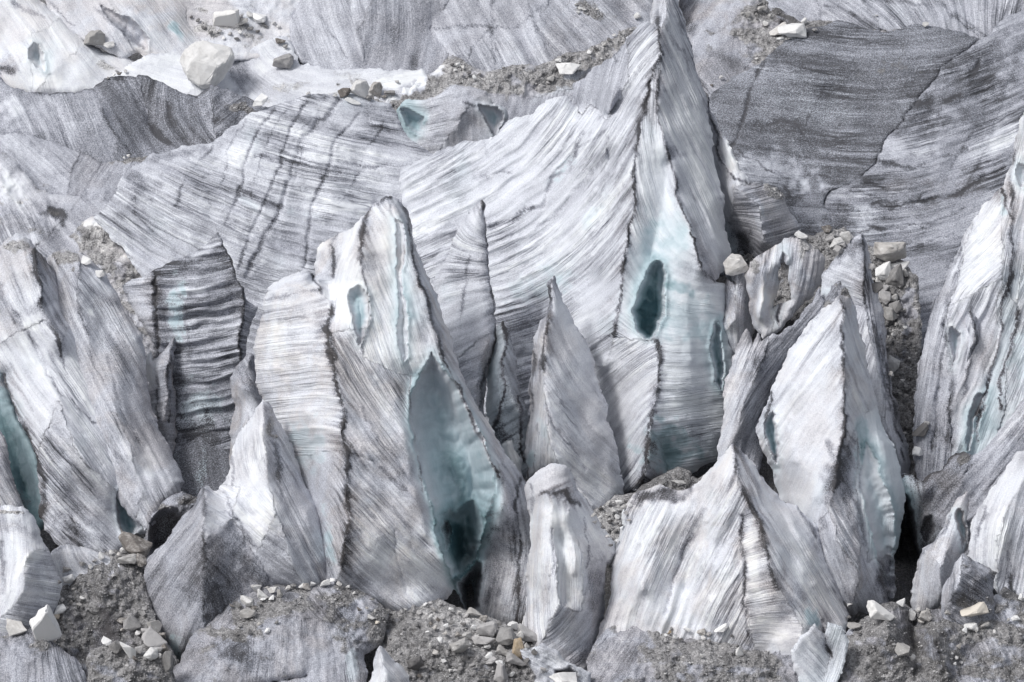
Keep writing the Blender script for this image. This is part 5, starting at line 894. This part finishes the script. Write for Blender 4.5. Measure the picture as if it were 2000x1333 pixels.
ice("ice_fin", "small pale ice prow poking up at the bottom edge left of the rubble spill", "ice fin", 1350,
    "a 745 1262 20; b 760 1275 10; c 785 1300 0; d 800 1325 0; e 810 1400 0; f 715 1400 0; g 722 1330 0; h 735 1285 10; i 755 1330 30", [("a b c d e f i", dict(a=50, d=.28, c=.9, w=.5)), ("a i f g h", dict(a=110, d=.2, c=.9, w=.3))], T=60, zo=60)
ice("ice_ledge", "grey hollow edged ice lip right of the bottom rubble spill, with a black undercut", "ice ledge", 1345,
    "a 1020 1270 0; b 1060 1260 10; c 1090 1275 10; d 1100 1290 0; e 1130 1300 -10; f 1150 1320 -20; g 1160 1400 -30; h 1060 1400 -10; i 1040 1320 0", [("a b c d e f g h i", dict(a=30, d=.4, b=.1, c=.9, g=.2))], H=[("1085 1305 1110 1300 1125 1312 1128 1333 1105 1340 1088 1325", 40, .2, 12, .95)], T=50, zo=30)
ice("debris_slope", "broad grey gravel slope with a stony crest filling the bottom right of centre", "debris slope", 1345,
    "a 1125 1400 0; b 1135 1330 0; c 1150 1280 0; d 1175 1240 10; e 1200 1215 10; f 1225 1200 20; g 1250 1205 20; h 1285 1225 20; i 1340 1238 20; j 1400 1232 20; k 1450 1245 20; l 1500 1248 20; m 1530 1240 30; n 1555 1255 20; o 1590 1300 0; p 1620 1340 0; q 1620 1400 0; r 1300 1300 50; s 1510 1300 30",
    [("a b c d e f g r", dict(a=[(1180, 1270, 125)], d=.58, g=.4, c=.8, w=.5)), ("g h i j k l m s r", dict(a=10, d=.56, g=.85, c=.4, w=.7)), ("a r s m n o p q", dict(a=[(1400, 1320, 10), (1540, 1290, 70)], d=.56, g=.7, c=.6, w=.5))],
    S=[(1290, 1280, 14, 40, 0, "d", -.1), (1540, 1300, 25, 35, 0, "g", -.7), (1200, 1300, 50, 40, 0, "g", -.3)], T=100, lean=1.1)
ice("ice_block", "white and pale blue cleft ice wedge between the combed fan and the gravel ridges", "ice block", 1330,
    "a 1560 1330 0; b 1545 1270 10; c 1560 1240 10; d 1590 1215 10; e 1612 1240 0; f 1622 1210 10; g 1640 1225 10; h 1655 1245 0; i 1650 1290 0; j 1640 1350 0; k 1600 1370 0; l 1620 1270 -40",
    [("a b c d e l k", dict(a=[(1580, 1270, 50)], d=.3, b=.1, c=.8)), ("e f g h i j k l", dict(a=[(1635, 1260, 110)], d=.35, b=.2, c=.7))], L=[("1612 1240 1616 1265 1622 1285", 3, .6, -5)], T=60, zo=30)
ice("debris_slope", "buttressed grey gravel ridges with white stones in the bottom right corner", "debris ridge", 1345,
    "a 1640 1400 0; b 1630 1340 0; c 1640 1280 0; d 1655 1235 0; e 1680 1215 0; f 1700 1200 0; g 1704 1180 10; h 1730 1172 20; i 1760 1175 20; j 1785 1190 10; k 1815 1188 20; l 1850 1195 10; m 1875 1200 10; n 1915 1195 10; o 1940 1170 20; p 1965 1148 30; q 2000 1165 20; r 2060 1160 10; s 2060 1400 0; t 1735 1240 120; u 1790 1215 -60; v 1830 1250 110; w 1790 1320 -20; x 1850 1330 30; y 1910 1250 10",
    [("a b c d e f g h t w", dict(a=[(1690, 1270, 120)], d=.6, g=.75, c=.6, w=.6)), ("h i j u w t", dict(a=80, d=.62, g=.8, c=.5, w=.8)), ("j k l m v x w u", dict(a=[(1820, 1260, 80)], d=.64, g=.7, c=.7, w=.6)), ("m n o p q r s y x v", dict(a=[(1930, 1260, 60), (1980, 1300, 50)], d=.58, g=.65, c=.7, w=.5)), ("a w x y s", dict(a=70, d=.6, g=.65, c=.6, w=.5))][:4] + [("a w x s", dict(a=70, d=.6, g=.65, c=.6, w=.5)), ("x y s", dict(a=70, d=.6, g=.65, c=.6, w=.5))],
    L=[("1832 1248 1838 1290 1842 1330", 3.5, .7, -6), ("1835 1240 1855 1240", 5, .7, -5), ("1785 1230 1792 1280 1790 1330", 5, .4, -5)],
    S=[(1710, 1300, 20, 50, 10, "d", .25), (1700, 1310, 6, 40, 10, "b", .4), (1770, 1260, 20, 40, 0, "d", .2), (1690, 1230, 30, 20, -10, "g", .3)], T=110, lean=.9)
ice("ice_hump", "dark gritty ice hump above the buttressed ridges, below the smooth beige fin", "ice hump", 1270,
    "a 1830 1210 0; b 1840 1180 10; c 1850 1130 20; d 1862 1100 20; e 1882 1075 30; f 1895 1085 30; g 1925 1105 20; h 1945 1120 10; i 1940 1160 0; j 1945 1200 0; k 1925 1260 -10; l 1850 1260 0; m 1870 1160 50",
    [("a b c d e m", dict(a=[(1845, 1150, 95)], d=.4, c=1., w=.5)), ("e f g h i j k l a m", dict(a=[(1890, 1120, 30), (1900, 1180, 40)], d=.6, g=.35, c=.9, w=.5))], S=[(1900, 1170, 30, 20, 20, "d", .2)], T=70)
# ------------------------------------------------------------------ stones
def rock_mesh(seed, flat=1.0, chip=0.52):
    rng = random.Random(seed); bm = bmesh.new()
    pts = []
    for _ in range(rng.randint(11, 17)):
        v = Vector((rng.gauss(0, 1), rng.gauss(0, 1), rng.gauss(0, 1))).normalized()
        # squarish blocks: push towards a cube
        m_ = max(abs(v.x), abs(v.y), abs(v.z)); v = v.lerp(v / m_, chip + .3 * rng.random())
        pts.append(v * (0.86 + .22 * rng.random()))
    for p in pts: bm.verts.new(p)
    r = bmesh.ops.convex_hull(bm, input=bm.verts)
    bmesh.ops.delete(bm, geom=[g for g in r["geom_interior"] if isinstance(g, bmesh.types.BMVert)], context='VERTS')
    bmesh.ops.bevel(bm, geom=list(bm.edges), offset=.055, segments=1, affect='EDGES', profile=.6)
    bmesh.ops.triangulate(bm, faces=bm.faces)
    bmesh.ops.subdivide_edges(bm, edges=[e for e in bm.edges if e.calc_length() > .35], cuts=2, use_grid_fill=True)
    bmesh.ops.triangulate(bm, faces=bm.faces)
    co = np.array([v.co[:] for v in bm.verts])
    nz = fbm(co[:, 0] * 2 + seed, co[:, 1] * 2 + co[:, 2] * 1.7, seed, 3) * .12
    co = co * (1 + nz[:, None])
    lo, hi = co.min(0), co.max(0); co = (co - (lo + hi) / 2) / (hi - lo)      # unit box
    for v, c in zip(bm.verts, co): v.co = c
    bmesh.ops.recalc_face_normals(bm, faces=bm.faces)
    me = bpy.data.meshes.new("rock"); bm.to_mesh(me); bm.free()
    return me
def block_mesh():
    pts = [(355, 125), (361, 106), (378, 90), (400, 84), (425, 91), (447, 97), (453, 108), (447, 130), (430, 151), (412, 166), (400, 168), (376, 160), (369, 147)]
    bm = bmesh.new(); rng = random.Random(4)
    for f, yy in ((1, 0), (.62, -.42), (.66, .45), (.9, -.18)):
        for px, py in pts[::1 if f == 1 else 2]:
            bm.verts.new((((px - 404) * f + rng.uniform(-3, 3)) / 98, yy + rng.uniform(-.06, .06), (127 - (py + (1 - f) * 12) + (py - 127) * (1 - f) + rng.uniform(-3, 3)) / 86))
    r = bmesh.ops.convex_hull(bm, input=bm.verts)
    bmesh.ops.delete(bm, geom=[g for g in r["geom_interior"] if isinstance(g, bmesh.types.BMVert)], context='VERTS')
    bmesh.ops.bevel(bm, geom=list(bm.edges), offset=.02, segments=1, affect='EDGES')
    bmesh.ops.triangulate(bm, faces=bm.faces)
    bmesh.ops.subdivide_edges(bm, edges=[e for e in bm.edges if e.calc_length() > .12], cuts=2, use_grid_fill=True); bmesh.ops.triangulate(bm, faces=bm.faces)
    co = np.array([v.co[:] for v in bm.verts]); nz = fbm(co[:, 0] * 5, co[:, 1] * 5 + co[:, 2] * 4, 3, 4) * .09
    for v, k in zip(bm.verts, nz): v.co *= 1 + k
    me = bpy.data.meshes.new("boulder"); bm.to_mesh(me); bm.free(); return me
ROCKS = {}
def rock_proto(i, mat):
    if (i, mat) not in ROCKS:
        me = block_mesh() if i == 99 else rock_mesh(40 + i); me.materials.append(ROCKM[mat]); ROCKS[(i, mat)] = me
    return ROCKS[(i, mat)]
_rr = random.Random(7)
def rock(x, y, w, h, mat="w", label=None, group=None, name="rock", tilt=None, proto=None, cat="rock", sink=.34):
    d = min(depth_at(x, y + h * .30, 1), depth_at(x, y, 1) + 3)
    if d > 5000: d = Dg(y)
    mm = SP * d / 700.0
    o = bpy.data.objects.new(name, rock_proto(_rr.randrange(14) if proto is None else proto, mat)); COL.objects.link(o)
    W, Hh = w * mm * 1.04, h * mm * 1.06 / math.cos(PITCH)
    dy = min(W, Hh * 1.6) * .9
    p = world_pts([x], [y], [d - dy * (.5 - sink)])[0]
    o.location = p; o.scale = (W, dy, Hh)
    o.rotation_euler = (_rr.uniform(-.12, .12), math.radians(tilt) if tilt is not None else _rr.uniform(-.25, .25), _rr.uniform(-.3, .3) + (math.pi if _rr.random() < .5 else 0))
    tag(o, label, cat, group)
    return o
# the ones that can be told apart
for a in [
 (405, 127, 104, 90, "w", "huge white block of rock sitting in the pale snow basin", "boulder", 0.01, 99),
 (184, 77, 44, 30, "w", "white boulder with a dark underside on the pale hummock, top corner", "boulder", 0),
 (213, 89, 24, 14, "w", "low white rock touching the dark bellied boulder on the pale hummock", "rock", 0),
 (443, 38, 52, 38, "m", "large cracked cream boulder on the rubble slope above the huge white block", "boulder", 8),
 (504, 33, 30, 24, "w", "peaked white boulder beside the large cracked cream one", "boulder", 0),
 (508, 199, 34, 22, "w", "pointed white rock at the top edge of the banded cliff's dome", "rock", 25),
 (553, 119, 40, 26, "g", "grey block against the foot of the tall violet cliff", "rock", 0),
 (702, 174, 38, 34, "w", "square white boulder perched on the crest of the banded cliff", "boulder", 0),
 (734, 174, 26, 28, "m", "pale boulder next to the square white one on the banded cliff's crest", "boulder", 0),
 (672, 181, 26, 20, "m", "dark sided boulder on the banded cliff's crest, before the square white one", "boulder", 0),
 (1110, 134, 46, 26, "w", "white wedge of rock on the rubble ridge below the violet cliff", "boulder", -10),
 (1076, 154, 16, 11, "w", "small white rock below the white wedge on the rubble ridge", "rock", 0),
 (1245, 31, 15, 10, "w", "lone white rock at the end of the rubble ridge, touching the highest peak", "rock", 0),
 (1548, 58, 58, 26, "w", "long bright white boulder on the debris ridge above the gritty slate slope", "boulder", -8),
 (1520, 56, 36, 20, "m", "mottled boulder joined to the long bright white one", "boulder", 10),
 (1808, 48, 13, 8, "w", "lone white rock on the crest of the gritty slate slope", "rock", 0),
 (1437, 517, 50, 36, "m", "round white topped boulder with a brown belly, balanced on the ragged stub", "boulder", 0),
 (1737, 492, 66, 42, "m", "biggest boulder of the pile in the rubble gully, mottled white and brown", "boulder", 6),
 (1726, 528, 32, 36, "w", "white faceted boulder under the biggest one in the gully pile", "boulder", 0),
 (1748, 538, 36, 44, "g", "tall grey triangular boulder in the middle of the gully pile", "boulder", 0),
 (1753, 521, 46, 16, "w", "flat pale boulder wedged under the biggest one of the gully pile", "boulder", 5),
 (1738, 613, 34, 24, "w", "cube shaped white boulder at the bottom of the gully pile", "boulder", 0),
 (1729, 580, 24, 26, "g", "rounded grey boulder above the white cube in the gully pile", "boulder", 0),
 (1750, 598, 28, 28, "g", "dark cracked boulder touching the white cube in the gully pile", "boulder", 0),
 (1746, 582, 16, 14, "w", "small white rock between two grey boulders of the gully pile", "rock", 0),
 (1746, 712, 22, 32, "w", "upright white rock alone in the middle of the rubble gully", "rock", 5),
 (1793, 882, 24, 18, "w", "white rock at the shadowed lower end of the rubble gully", "rock", 10),
 (1797, 838, 32, 26, "g", "grey round boulder with a pale cap low in the rubble gully", "boulder", 0),
 (1634, 474, 32, 14, "w", "white curved rock behind the tip of the grey topped blade", "rock", -10),
 (1653, 460, 20, 20, "w", "slanting white rock close above the grey topped blade", "rock", 40),
 (1565, 459, 26, 9, "w", "flat white rock on top of the tan spires", "rock", 0),
 (168, 508, 20, 14, "w", "upper of two white rocks on the edge of the tilted slab", "rock", 0),
 (197, 533, 22, 16, "w", "lower of two white rocks on the edge of the tilted slab", "rock", 0),
 (262, 1062, 66, 42, "m", "large mottled tan boulder on top of the dark gravel bank", "boulder", 0),
 (270, 1082, 28, 18, "w", "white rock leaning on the front of the large mottled tan boulder", "rock", 0),
 (250, 1092, 42, 18, "w", "wide white rock in front of the large mottled tan boulder", "rock", 0),
 (276, 1094, 22, 22, "m", "pale block at the right foot of the large mottled tan boulder", "rock", 0),
 (134, 1132, 24, 18, "w", "rounded white rock on the shoulder of the dark gravel bank", "rock", 0),
 (116, 1191, 26, 14, "w", "white rock above the tan pebble beside the tall white slab", "rock", -15),
 (108, 1204, 18, 11, "t", "tan rock just above the tall white slab", "rock", 0),
 (87, 1226, 52, 74, "w", "tall white slab of rock leaning on the pale striped hump", "boulder", -18, 6),
 (31, 1225, 40, 28, "m", "round pitted boulder at the foot of the pale striped hump", "boulder", 0),
 (301, 1223, 30, 20, "w", "white topped rock on the side of the dark gravel bank", "rock", 10),
 (258, 1217, 34, 24, "g", "brown grey boulder sunk in the dark gravel bank", "boulder", 0),
 (302, 1250, 50, 34, "g", "wide grey boulder just above the stones of the gravel block's rim", "boulder", 20),
 (227, 1260, 34, 26, "g", "grey boulder at the start of the gravel block's stony rim", "boulder", 20),
 (208, 1252, 20, 14, "w", "white rock capping the start of the gravel block's stony rim", "rock", 0),
 (250, 1268, 18, 42, "w", "long white splinter tilted on the gravel block's rim", "rock", -38),
 (294, 1277, 28, 22, "w", "pale cube on the gravel block's rim", "rock", 20),
 (327, 1293, 26, 46, "g", "tall dark boulder at the end of the gravel block's rim", "boulder", 8),
 (483, 1172, 24, 26, "w", "largest white rock of the cluster on the dirty ice dome", "rock", 0),
 (485, 1197, 32, 15, "w", "long white rock below the cluster on the dirty ice dome", "rock", 15),
 (951, 1228, 40, 28, "g", "grey block at the upper edge of the rubble spill near the black slot", "boulder", 0),
 (985, 1243, 46, 30, "g", "large brown grey boulder at the edge of the rubble spill", "boulder", 0),
 (1033, 1235, 40, 38, "g", "dark round boulder against the foot of the blunt headed serac", "boulder", 0),
 (1002, 1222, 22, 14, "w", "white rock between the dark boulders of the rubble spill", "rock", 0),
 (1011, 1268, 28, 38, "t", "tan triangular boulder in the rubble spill", "boulder", 0),
 (943, 1251, 50, 18, "g", "flat grey boulder lying in the rubble spill", "boulder", 0),
 (898, 1263, 40, 26, "w", "brightest white boulder in the middle of the rubble spill", "boulder", -20),
 (985, 1271, 30, 16, "w", "pale boulder before the tan triangular one in the rubble spill", "boulder", 0),
 (1010, 1288, 42, 20, "g", "grey flat boulder below the tan triangular one", "boulder", 10),
 (976, 1315, 28, 38, "g", "upright dark boulder near the bottom of the rubble spill", "boulder", 0),
 (811, 1297, 32, 26, "g", "solitary grey boulder on the gravel beside the small ice prow", "boulder", 0),
 (927, 1197, 34, 14, "w", "pale flat boulder at the lip of the black slot", "boulder", 10),
 (1101, 1328, 54, 32, "w", "large cream boulder cut off by the bottom edge of the picture", "boulder", 0),
 (1445, 1273, 17, 18, "w", "small white rock alone on the broad grey gravel slope", "rock", 0),
 (1408, 1226, 30, 14, "w", "longest white rock along the crest of the broad grey gravel slope", "rock", 12),
 (1722, 1192, 52, 36, "m", "big white topped block on the buttressed gravel ridge", "boulder", 0),
 (1760, 1178, 17, 15, "w", "white rock resting on the big white topped block", "rock", 0),
 (1782, 1200, 15, 20, "w", "upright white rock between two gravel buttresses", "rock", 0),
 (1806, 1204, 26, 22, "m", "mottled rock at the top of the gap between two gravel buttresses", "rock", 0),
 (1668, 1223, 28, 11, "w", "low white rock in the hollow before the buttressed gravel ridge", "rock", 0),
 (1903, 1190, 56, 22, "t", "long tan layered slab below the dark gritty hump", "boulder", 8),
 (1897, 1223, 28, 14, "w", "white rock below the long tan layered slab", "rock", -10),
 (1762, 1270, 30, 22, "w", "white rock stuck in the side of a gravel buttress", "rock", -15),
 (1325, 942, 28, 8, "w", "flat pale stone on the dark heap at the highest peak's foot", "rock", 0),
 (130, 1112, 17, 11, "g", "dark rock at the upper corner of the dark gravel bank", "rock", 0),
]:
    rock(a[0], a[1], a[2], a[3], a[4], a[5], None, a[6], a[7] if a[7] else None, proto=a[8] if len(a) > 8 else None, cat="boulder" if "boulder" in a[6] else "rock")
# clusters whose stones nothing tells apart
CL = [
 ("small white rock in the cluster on top of the dirty ice dome", "white rocks on the ice dome", "500 1150 20 14 w; 512 1159 22 20 w; 534 1154 22 15 w; 546 1161 18 14 w; 497 1190 16 12 m; 514 1173 15 8 w; 530 1168 14 8 w; 560 1147 14 9 w; 574 1146 12 8 g; 522 1150 12 8 w; 470 1184 12 9 w; 508 1181 12 7 g"),
 ("pale stone lower down on the dirty ice dome's dark patch", "stones on the dome's dark patch", "487 1233 14 10 w; 522 1231 13 9 w; 505 1218 10 7 t; 470 1222 9 6 g; 452 1183 11 5 w; 540 1215 9 6 g; 462 1240 8 5 g"),
 ("white stone along the crest behind the dirty ice dome", "stones on the crest behind the dome", "600 1146 24 11 w; 633 1138 28 11 w; 613 1139 14 8 w; 648 1133 12 7 w; 664 1138 12 7 g; 680 1147 12 7 w; 590 1144 12 8 w; 690 1158 8 5 w"),
 ("stone on the low ridge between the dirty ice dome and the rubble spill", "stones between dome and spill", "726 1204 15 11 w; 738 1216 11 8 t; 728 1171 14 8 w; 702 1190 10 12 g; 735 1192 9 6 w; 716 1186 8 6 g; 730 1226 8 6 g"),
 ("pale stone scattered on the shoulder of the dark gravel bank", "stones on the gravel bank", "200 1085 16 12 w; 217 1080 13 9 w; 185 1096 11 8 g; 163 1100 15 11 w; 176 1106 10 8 m; 150 1142 11 8 m; 138 1165 11 9 w; 160 1168 14 8 w; 139 1178 10 10 w; 157 1182 14 6 w; 150 1155 8 6 g; 128 1160 9 7 g; 120 1172 9 7 g; 115 1135 9 9 g; 232 1082 12 8 w; 240 1076 14 9 w; 130 1185 10 6 g; 142 1150 8 6 w"),
 ("rock lodged in the dark gully of the gravel bank", "rocks in the gravel bank gully", "240 1212 26 18 g; 286 1234 16 13 g; 280 1200 14 10 g; 268 1238 14 9 g; 240 1230 12 8 g; 318 1242 16 14 g; 282 1190 10 7 g"),
 ("rock of the row along the gravel block's rim", "rocks on the gravel block's rim", "272 1270 22 16 g; 306 1272 18 18 g; 324 1266 22 15 g; 314 1280 12 9 m; 240 1252 10 7 g; 263 1284 12 8 w"),
 ("grey stone of the loose scatter across the bottom rubble spill", "stones of the rubble spill", "974 1218 20 16 g; 1014 1240 20 18 m; 952 1263 20 12 w; 955 1279 18 13 w; 979 1295 22 12 w; 958 1293 24 16 g; 945 1208 18 14 w; 915 1240 20 15 w; 895 1240 16 11 g; 1000 1316 18 8 w; 870 1235 14 10 w; 850 1225 12 9 w; 880 1215 13 9 w; 865 1205 12 8 g; 905 1218 14 10 g; 925 1225 15 11 w; 840 1205 11 8 w; 850 1190 12 8 w; 830 1180 12 7 w; 860 1180 11 7 g; 880 1190 12 8 w; 820 1195 10 7 g; 800 1205 9 7 w; 860 1250 14 10 w; 842 1262 12 9 w; 852 1275 13 10 w; 830 1250 10 8 g; 875 1275 12 9 g; 868 1290 11 8 w; 905 1285 13 10 g; 925 1300 14 10 g; 940 1315 14 10 g; 900 1305 11 8 g; 880 1310 10 7 w; 1030 1290 13 9 g; 1045 1275 12 9 w; 1030 1262 14 10 g; 1040 1320 13 9 g; 1060 1305 12 9 g; 855 1210 10 7 w; 930 1245 12 8 w; 885 1252 12 8 w; 835 1235 10 7 w; 850 1303 9 7 g; 820 1320 10 7 g; 790 1190 9 6 w; 780 1205 8 6 g; 960 1240 12 8 w; 1020 1255 12 10 m; 948 1328 14 9 g; 896 1195 12 8 w; 908 1203 13 8 g; 870 1222 11 8 w; 842 1218 10 7 g"),
 ("white stone in the short row along the broad gravel slope's crest", "stones on the gravel slope crest", "1341 1228 17 10 w; 1372 1233 20 12 w; 1385 1241 14 11 w; 1376 1246 12 9 m; 1308 1236 11 8 t; 1300 1241 9 6 w; 1318 1242 10 7 w; 1312 1228 8 6 g; 1431 1243 10 5 g; 1384 1252 10 7 g; 1370 1280 12 6 w; 1328 1250 9 6 g; 1316 1252 8 5 w; 1438 1262 8 6 g"),
 ("white stone scattered down the buttressed gravel ridges", "stones on the gravel ridges", "1850 1196 15 10 w; 1885 1231 12 14 w; 1893 1242 14 12 w; 1908 1229 12 10 w; 1925 1222 20 8 w; 1774 1275 12 9 g; 1782 1284 10 16 g; 1873 1263 12 12 w; 1943 1235 12 10 m; 1985 1206 22 8 w; 1993 1168 13 11 w; 1870 1285 8 6 w; 1878 1292 9 7 w; 1866 1296 7 6 w; 1858 1250 7 6 w; 1798 1212 14 14 w; 1812 1192 12 10 w; 1795 1190 14 11 w; 1818 1208 10 7 g; 1658 1206 10 8 g; 1661 1182 12 6 w; 1915 1240 9 6 g; 1970 1212 10 6 w; 1680 1235 12 7 g"),
 ("pale stone in the heap filling the saddle under the dagger shaped serac", "stones in the saddle heap", "1190 985 16 9 w; 1208 982 16 10 w; 1175 992 14 8 w; 1200 996 15 9 w; 1218 990 14 9 w; 1185 1004 14 8 w; 1170 1012 12 7 g; 1205 1010 14 8 w; 1222 1003 12 8 w; 1160 1004 11 7 w; 1192 1018 12 7 g; 1212 1024 12 7 g; 1180 1030 12 7 g; 1200 1038 12 8 g; 1190 1050 14 8 w; 1160 1022 10 6 g; 1230 985 10 7 w; 1228 1015 9 6 w; 1205 1055 12 8 w; 1195 1064 10 7 g"),
 ("boulder low in the stack of the gully pile", "boulders in the gully pile", "1768 532 15 16 m; 1712 560 24 20 g; 1722 563 34 16 g; 1745 570 18 13 g; 1762 607 15 10 g; 1718 546 16 14 g; 1760 555 18 14 g; 1700 520 16 10 g; 1640 489 28 16 g; 1622 468 18 10 g; 1612 447 28 14 m; 1648 478 14 10 g"),
 ("small stone strewn down the rubble gully", "stones in the rubble gully", "1742 729 14 10 g; 1749 733 12 8 w; 1768 640 9 6 w; 1746 655 10 7 g; 1760 680 9 6 g; 1770 775 10 7 g; 1762 745 9 6 w; 1755 800 10 7 g; 1768 848 9 7 w; 1810 825 12 9 g; 1750 635 8 6 w; 1740 670 9 7 g; 1775 700 7 5 g; 1758 770 8 6 g"),
 ("white stone on the debris ridge beside the long bright boulder", "stones on the upper debris ridge", "1488 14 14 9 w; 1460 26 14 9 w; 1497 44 12 8 w; 1526 77 18 8 w; 1570 39 16 12 w; 1482 20 9 6 g; 1452 28 9 6 w; 1478 28 9 6 w; 1590 60 12 7 g; 1505 30 8 6 w; 1490 46 9 6 t; 1410 150 10 6 w; 1392 165 9 5 w; 1545 74 10 6 g; 1712 31 8 4 w"),
 ("stone on the rubble slope around the cracked cream boulder", "stones near the cream boulder", "470 43 30 15 w; 486 30 14 9 w; 424 40 14 9 g; 400 55 12 7 g; 412 62 14 8 g; 428 60 12 7 w; 450 65 12 7 g; 470 62 12 7 w; 490 55 13 8 g; 520 50 14 8 w; 535 46 12 7 w; 545 52 10 6 w; 505 62 12 7 g; 385 40 12 7 g; 372 35 9 5 w; 460 75 10 6 g; 436 76 9 6 w; 515 44 10 6 g; 546 79 20 12 m; 556 90 12 8 g"),
 ("small pale stone on the banded cliff's crest or the ridge behind it", "stones on the banded cliff's crest", "762 181 24 13 g; 750 190 12 7 m; 655 187 12 7 w; 690 196 36 8 w; 720 192 14 8 w; 775 160 9 6 g; 895 125 12 7 w; 905 132 12 7 w; 915 140 11 7 g; 925 150 12 7 w; 900 145 10 6 g; 890 138 9 6 w; 885 128 9 6 g; 935 145 9 6 g; 1090 119 15 8 w; 1098 127 12 8 w; 1072 160 9 6 g; 1180 85 12 7 w; 1190 76 12 7 g; 1165 92 10 6 w; 1150 100 10 6 w; 1125 8 9 6 w; 1133 16 10 6 w; 1142 20 9 5 w; 1128 24 8 5 w; 1198 70 9 6 w; 1210 62 8 6 g; 985 134 8 5 w; 1020 128 8 5 g; 250 303 9 6 w; 244 308 7 5 w; 235 142 10 6 w; 222 146 9 6 w; 243 138 9 7 w; 213 150 9 5 g; 228 140 8 5 g"),
]
for lab, grp, data in CL:
    for q in data.split(";"):
        v = q.split()
        rock(float(v[0]) + _rr.uniform(-2, 2), float(v[1]) + _rr.uniform(-2, 2), float(v[2]) * _rr.uniform(.72, 1.0), float(v[3]) * _rr.uniform(.75, 1.05), v[4] if _rr.random() > .35 else _rr.choice('mmg'), lab, grp, tilt=_rr.uniform(-28, 28))

# ------------------------------------------------------------------ gravel: what nobody could count
def gravel():
    rng = np.random.RandomState(5)
    P = np.concatenate([g[0] for g in GRAV]); Dd = np.concatenate([g[1] for g in GRAV]); M = np.concatenate([g[2] for g in GRAV])
    xs = P[:, 0]; cl = vn(P[:, 0] / 1.7, P[:, 1] / 1.7, 77) + vn(P[:, 0] / .6, P[:, 1] / .6, 78) * .6
    pick = rng.choice(len(P), min(42000, len(P)), replace=False); pick = pick[rng.rand(len(pick)) < np.clip(.55 + 1.3 * cl[pick], .12, 1)]
    c = P[pick] + rng.normal(0, .05, (len(pick), 3)); n = len(pick)
    sz = M[pick] * np.clip(np.exp(rng.normal(.7, .6, n)), 1.0, 9.5) * (1 + .4 * cl[pick])
    base = np.array([[1, 0, 0], [-1, 0, .1], [0, 1, 0], [.1, -1, 0], [.2, .1, 1], [0, 0, -1], [.6, .6, .55], [-.6, .5, .5], [-.5, -.65, .5], [.6, -.6, .4]])
    tris = []
    bm = bmesh.new(); vs = [bm.verts.new(b) for b in base]
    bmesh.ops.convex_hull(bm, input=bm.verts); bm.verts.index_update()
    tris = np.array([[v.index for v in f.verts] for f in bm.faces if len(f.verts) == 3]); bb = np.array([v.co[:] for v in bm.verts]); bm.free()
    a = rng.rand(n) * 6.283; ca, sa = np.cos(a), np.sin(a); sq = rng.uniform(.6, 1.2, (n, 3)); sq[:, 2] *= .75
    J = bb[None] * (1 + rng.uniform(-.25, .25, (n, len(bb), 1))) * sq[:, None, :]
    X = J[..., 0] * ca[:, None] - J[..., 1] * sa[:, None]; Y = J[..., 0] * sa[:, None] + J[..., 1] * ca[:, None]
    co = np.stack([X, Y, J[..., 2]], -1) * sz[:, None, None] * .5 + c[:, None, :]
    co = co.reshape(-1, 3); T_ = (tris[None] + (np.arange(n) * len(bb))[:, None, None]).reshape(-1, 3)
    val = np.clip(rng.beta(1.6, 2.0, n) * .75 + .12 - .35 * (np.clip(Dd[pick], 0, 1) - .45), .05, .95)
    A = np.repeat(np.stack([val, rng.rand(n), val * 0], 1), len(bb), 0)
    me = mesh_from("gravel", co, np.zeros((0, 4), int), T_, dict(mixa=A), np.zeros((len(co), 2)), np.zeros(3), GRAVM)
    me.polygons.foreach_set("use_smooth", np.zeros(len(me.polygons), bool))
    o = bpy.data.objects.new("gravel", me); COL.objects.link(o)
    tag(o, "loose grey and white gravel strewn over the debris slopes and crests", "gravel", None, "stuff")
GRAVM, _nt, _b = new_mat("gravel_stone"); _k = NT(_nt)
_at = _k.n("ShaderNodeAttribute", attribute_name="mixa"); _s = _k.n("ShaderNodeSeparateColor"); _k.l(_at.outputs["Color"], _s.inputs[0])
_cr = _k.n("ShaderNodeValToRGB"); _k.l(_s.outputs[0], _cr.inputs[0])
_cr.color_ramp.elements[0].color = (.10, .097, .10, 1); _cr.color_ramp.elements[1].color = (.76, .75, .74, 1)
_q = _cr.color_ramp.elements.new(.45); _q.color = (.36, .355, .36, 1)
_k.l(_cr.outputs[0], _b.inputs["Base Color"]); _b.inputs["Roughness"].default_value = .9
gravel()
print("things", len([o for o in scene.objects if o.parent is None]), "verts", sum(len(m.vertices) for m in bpy.data.meshes))
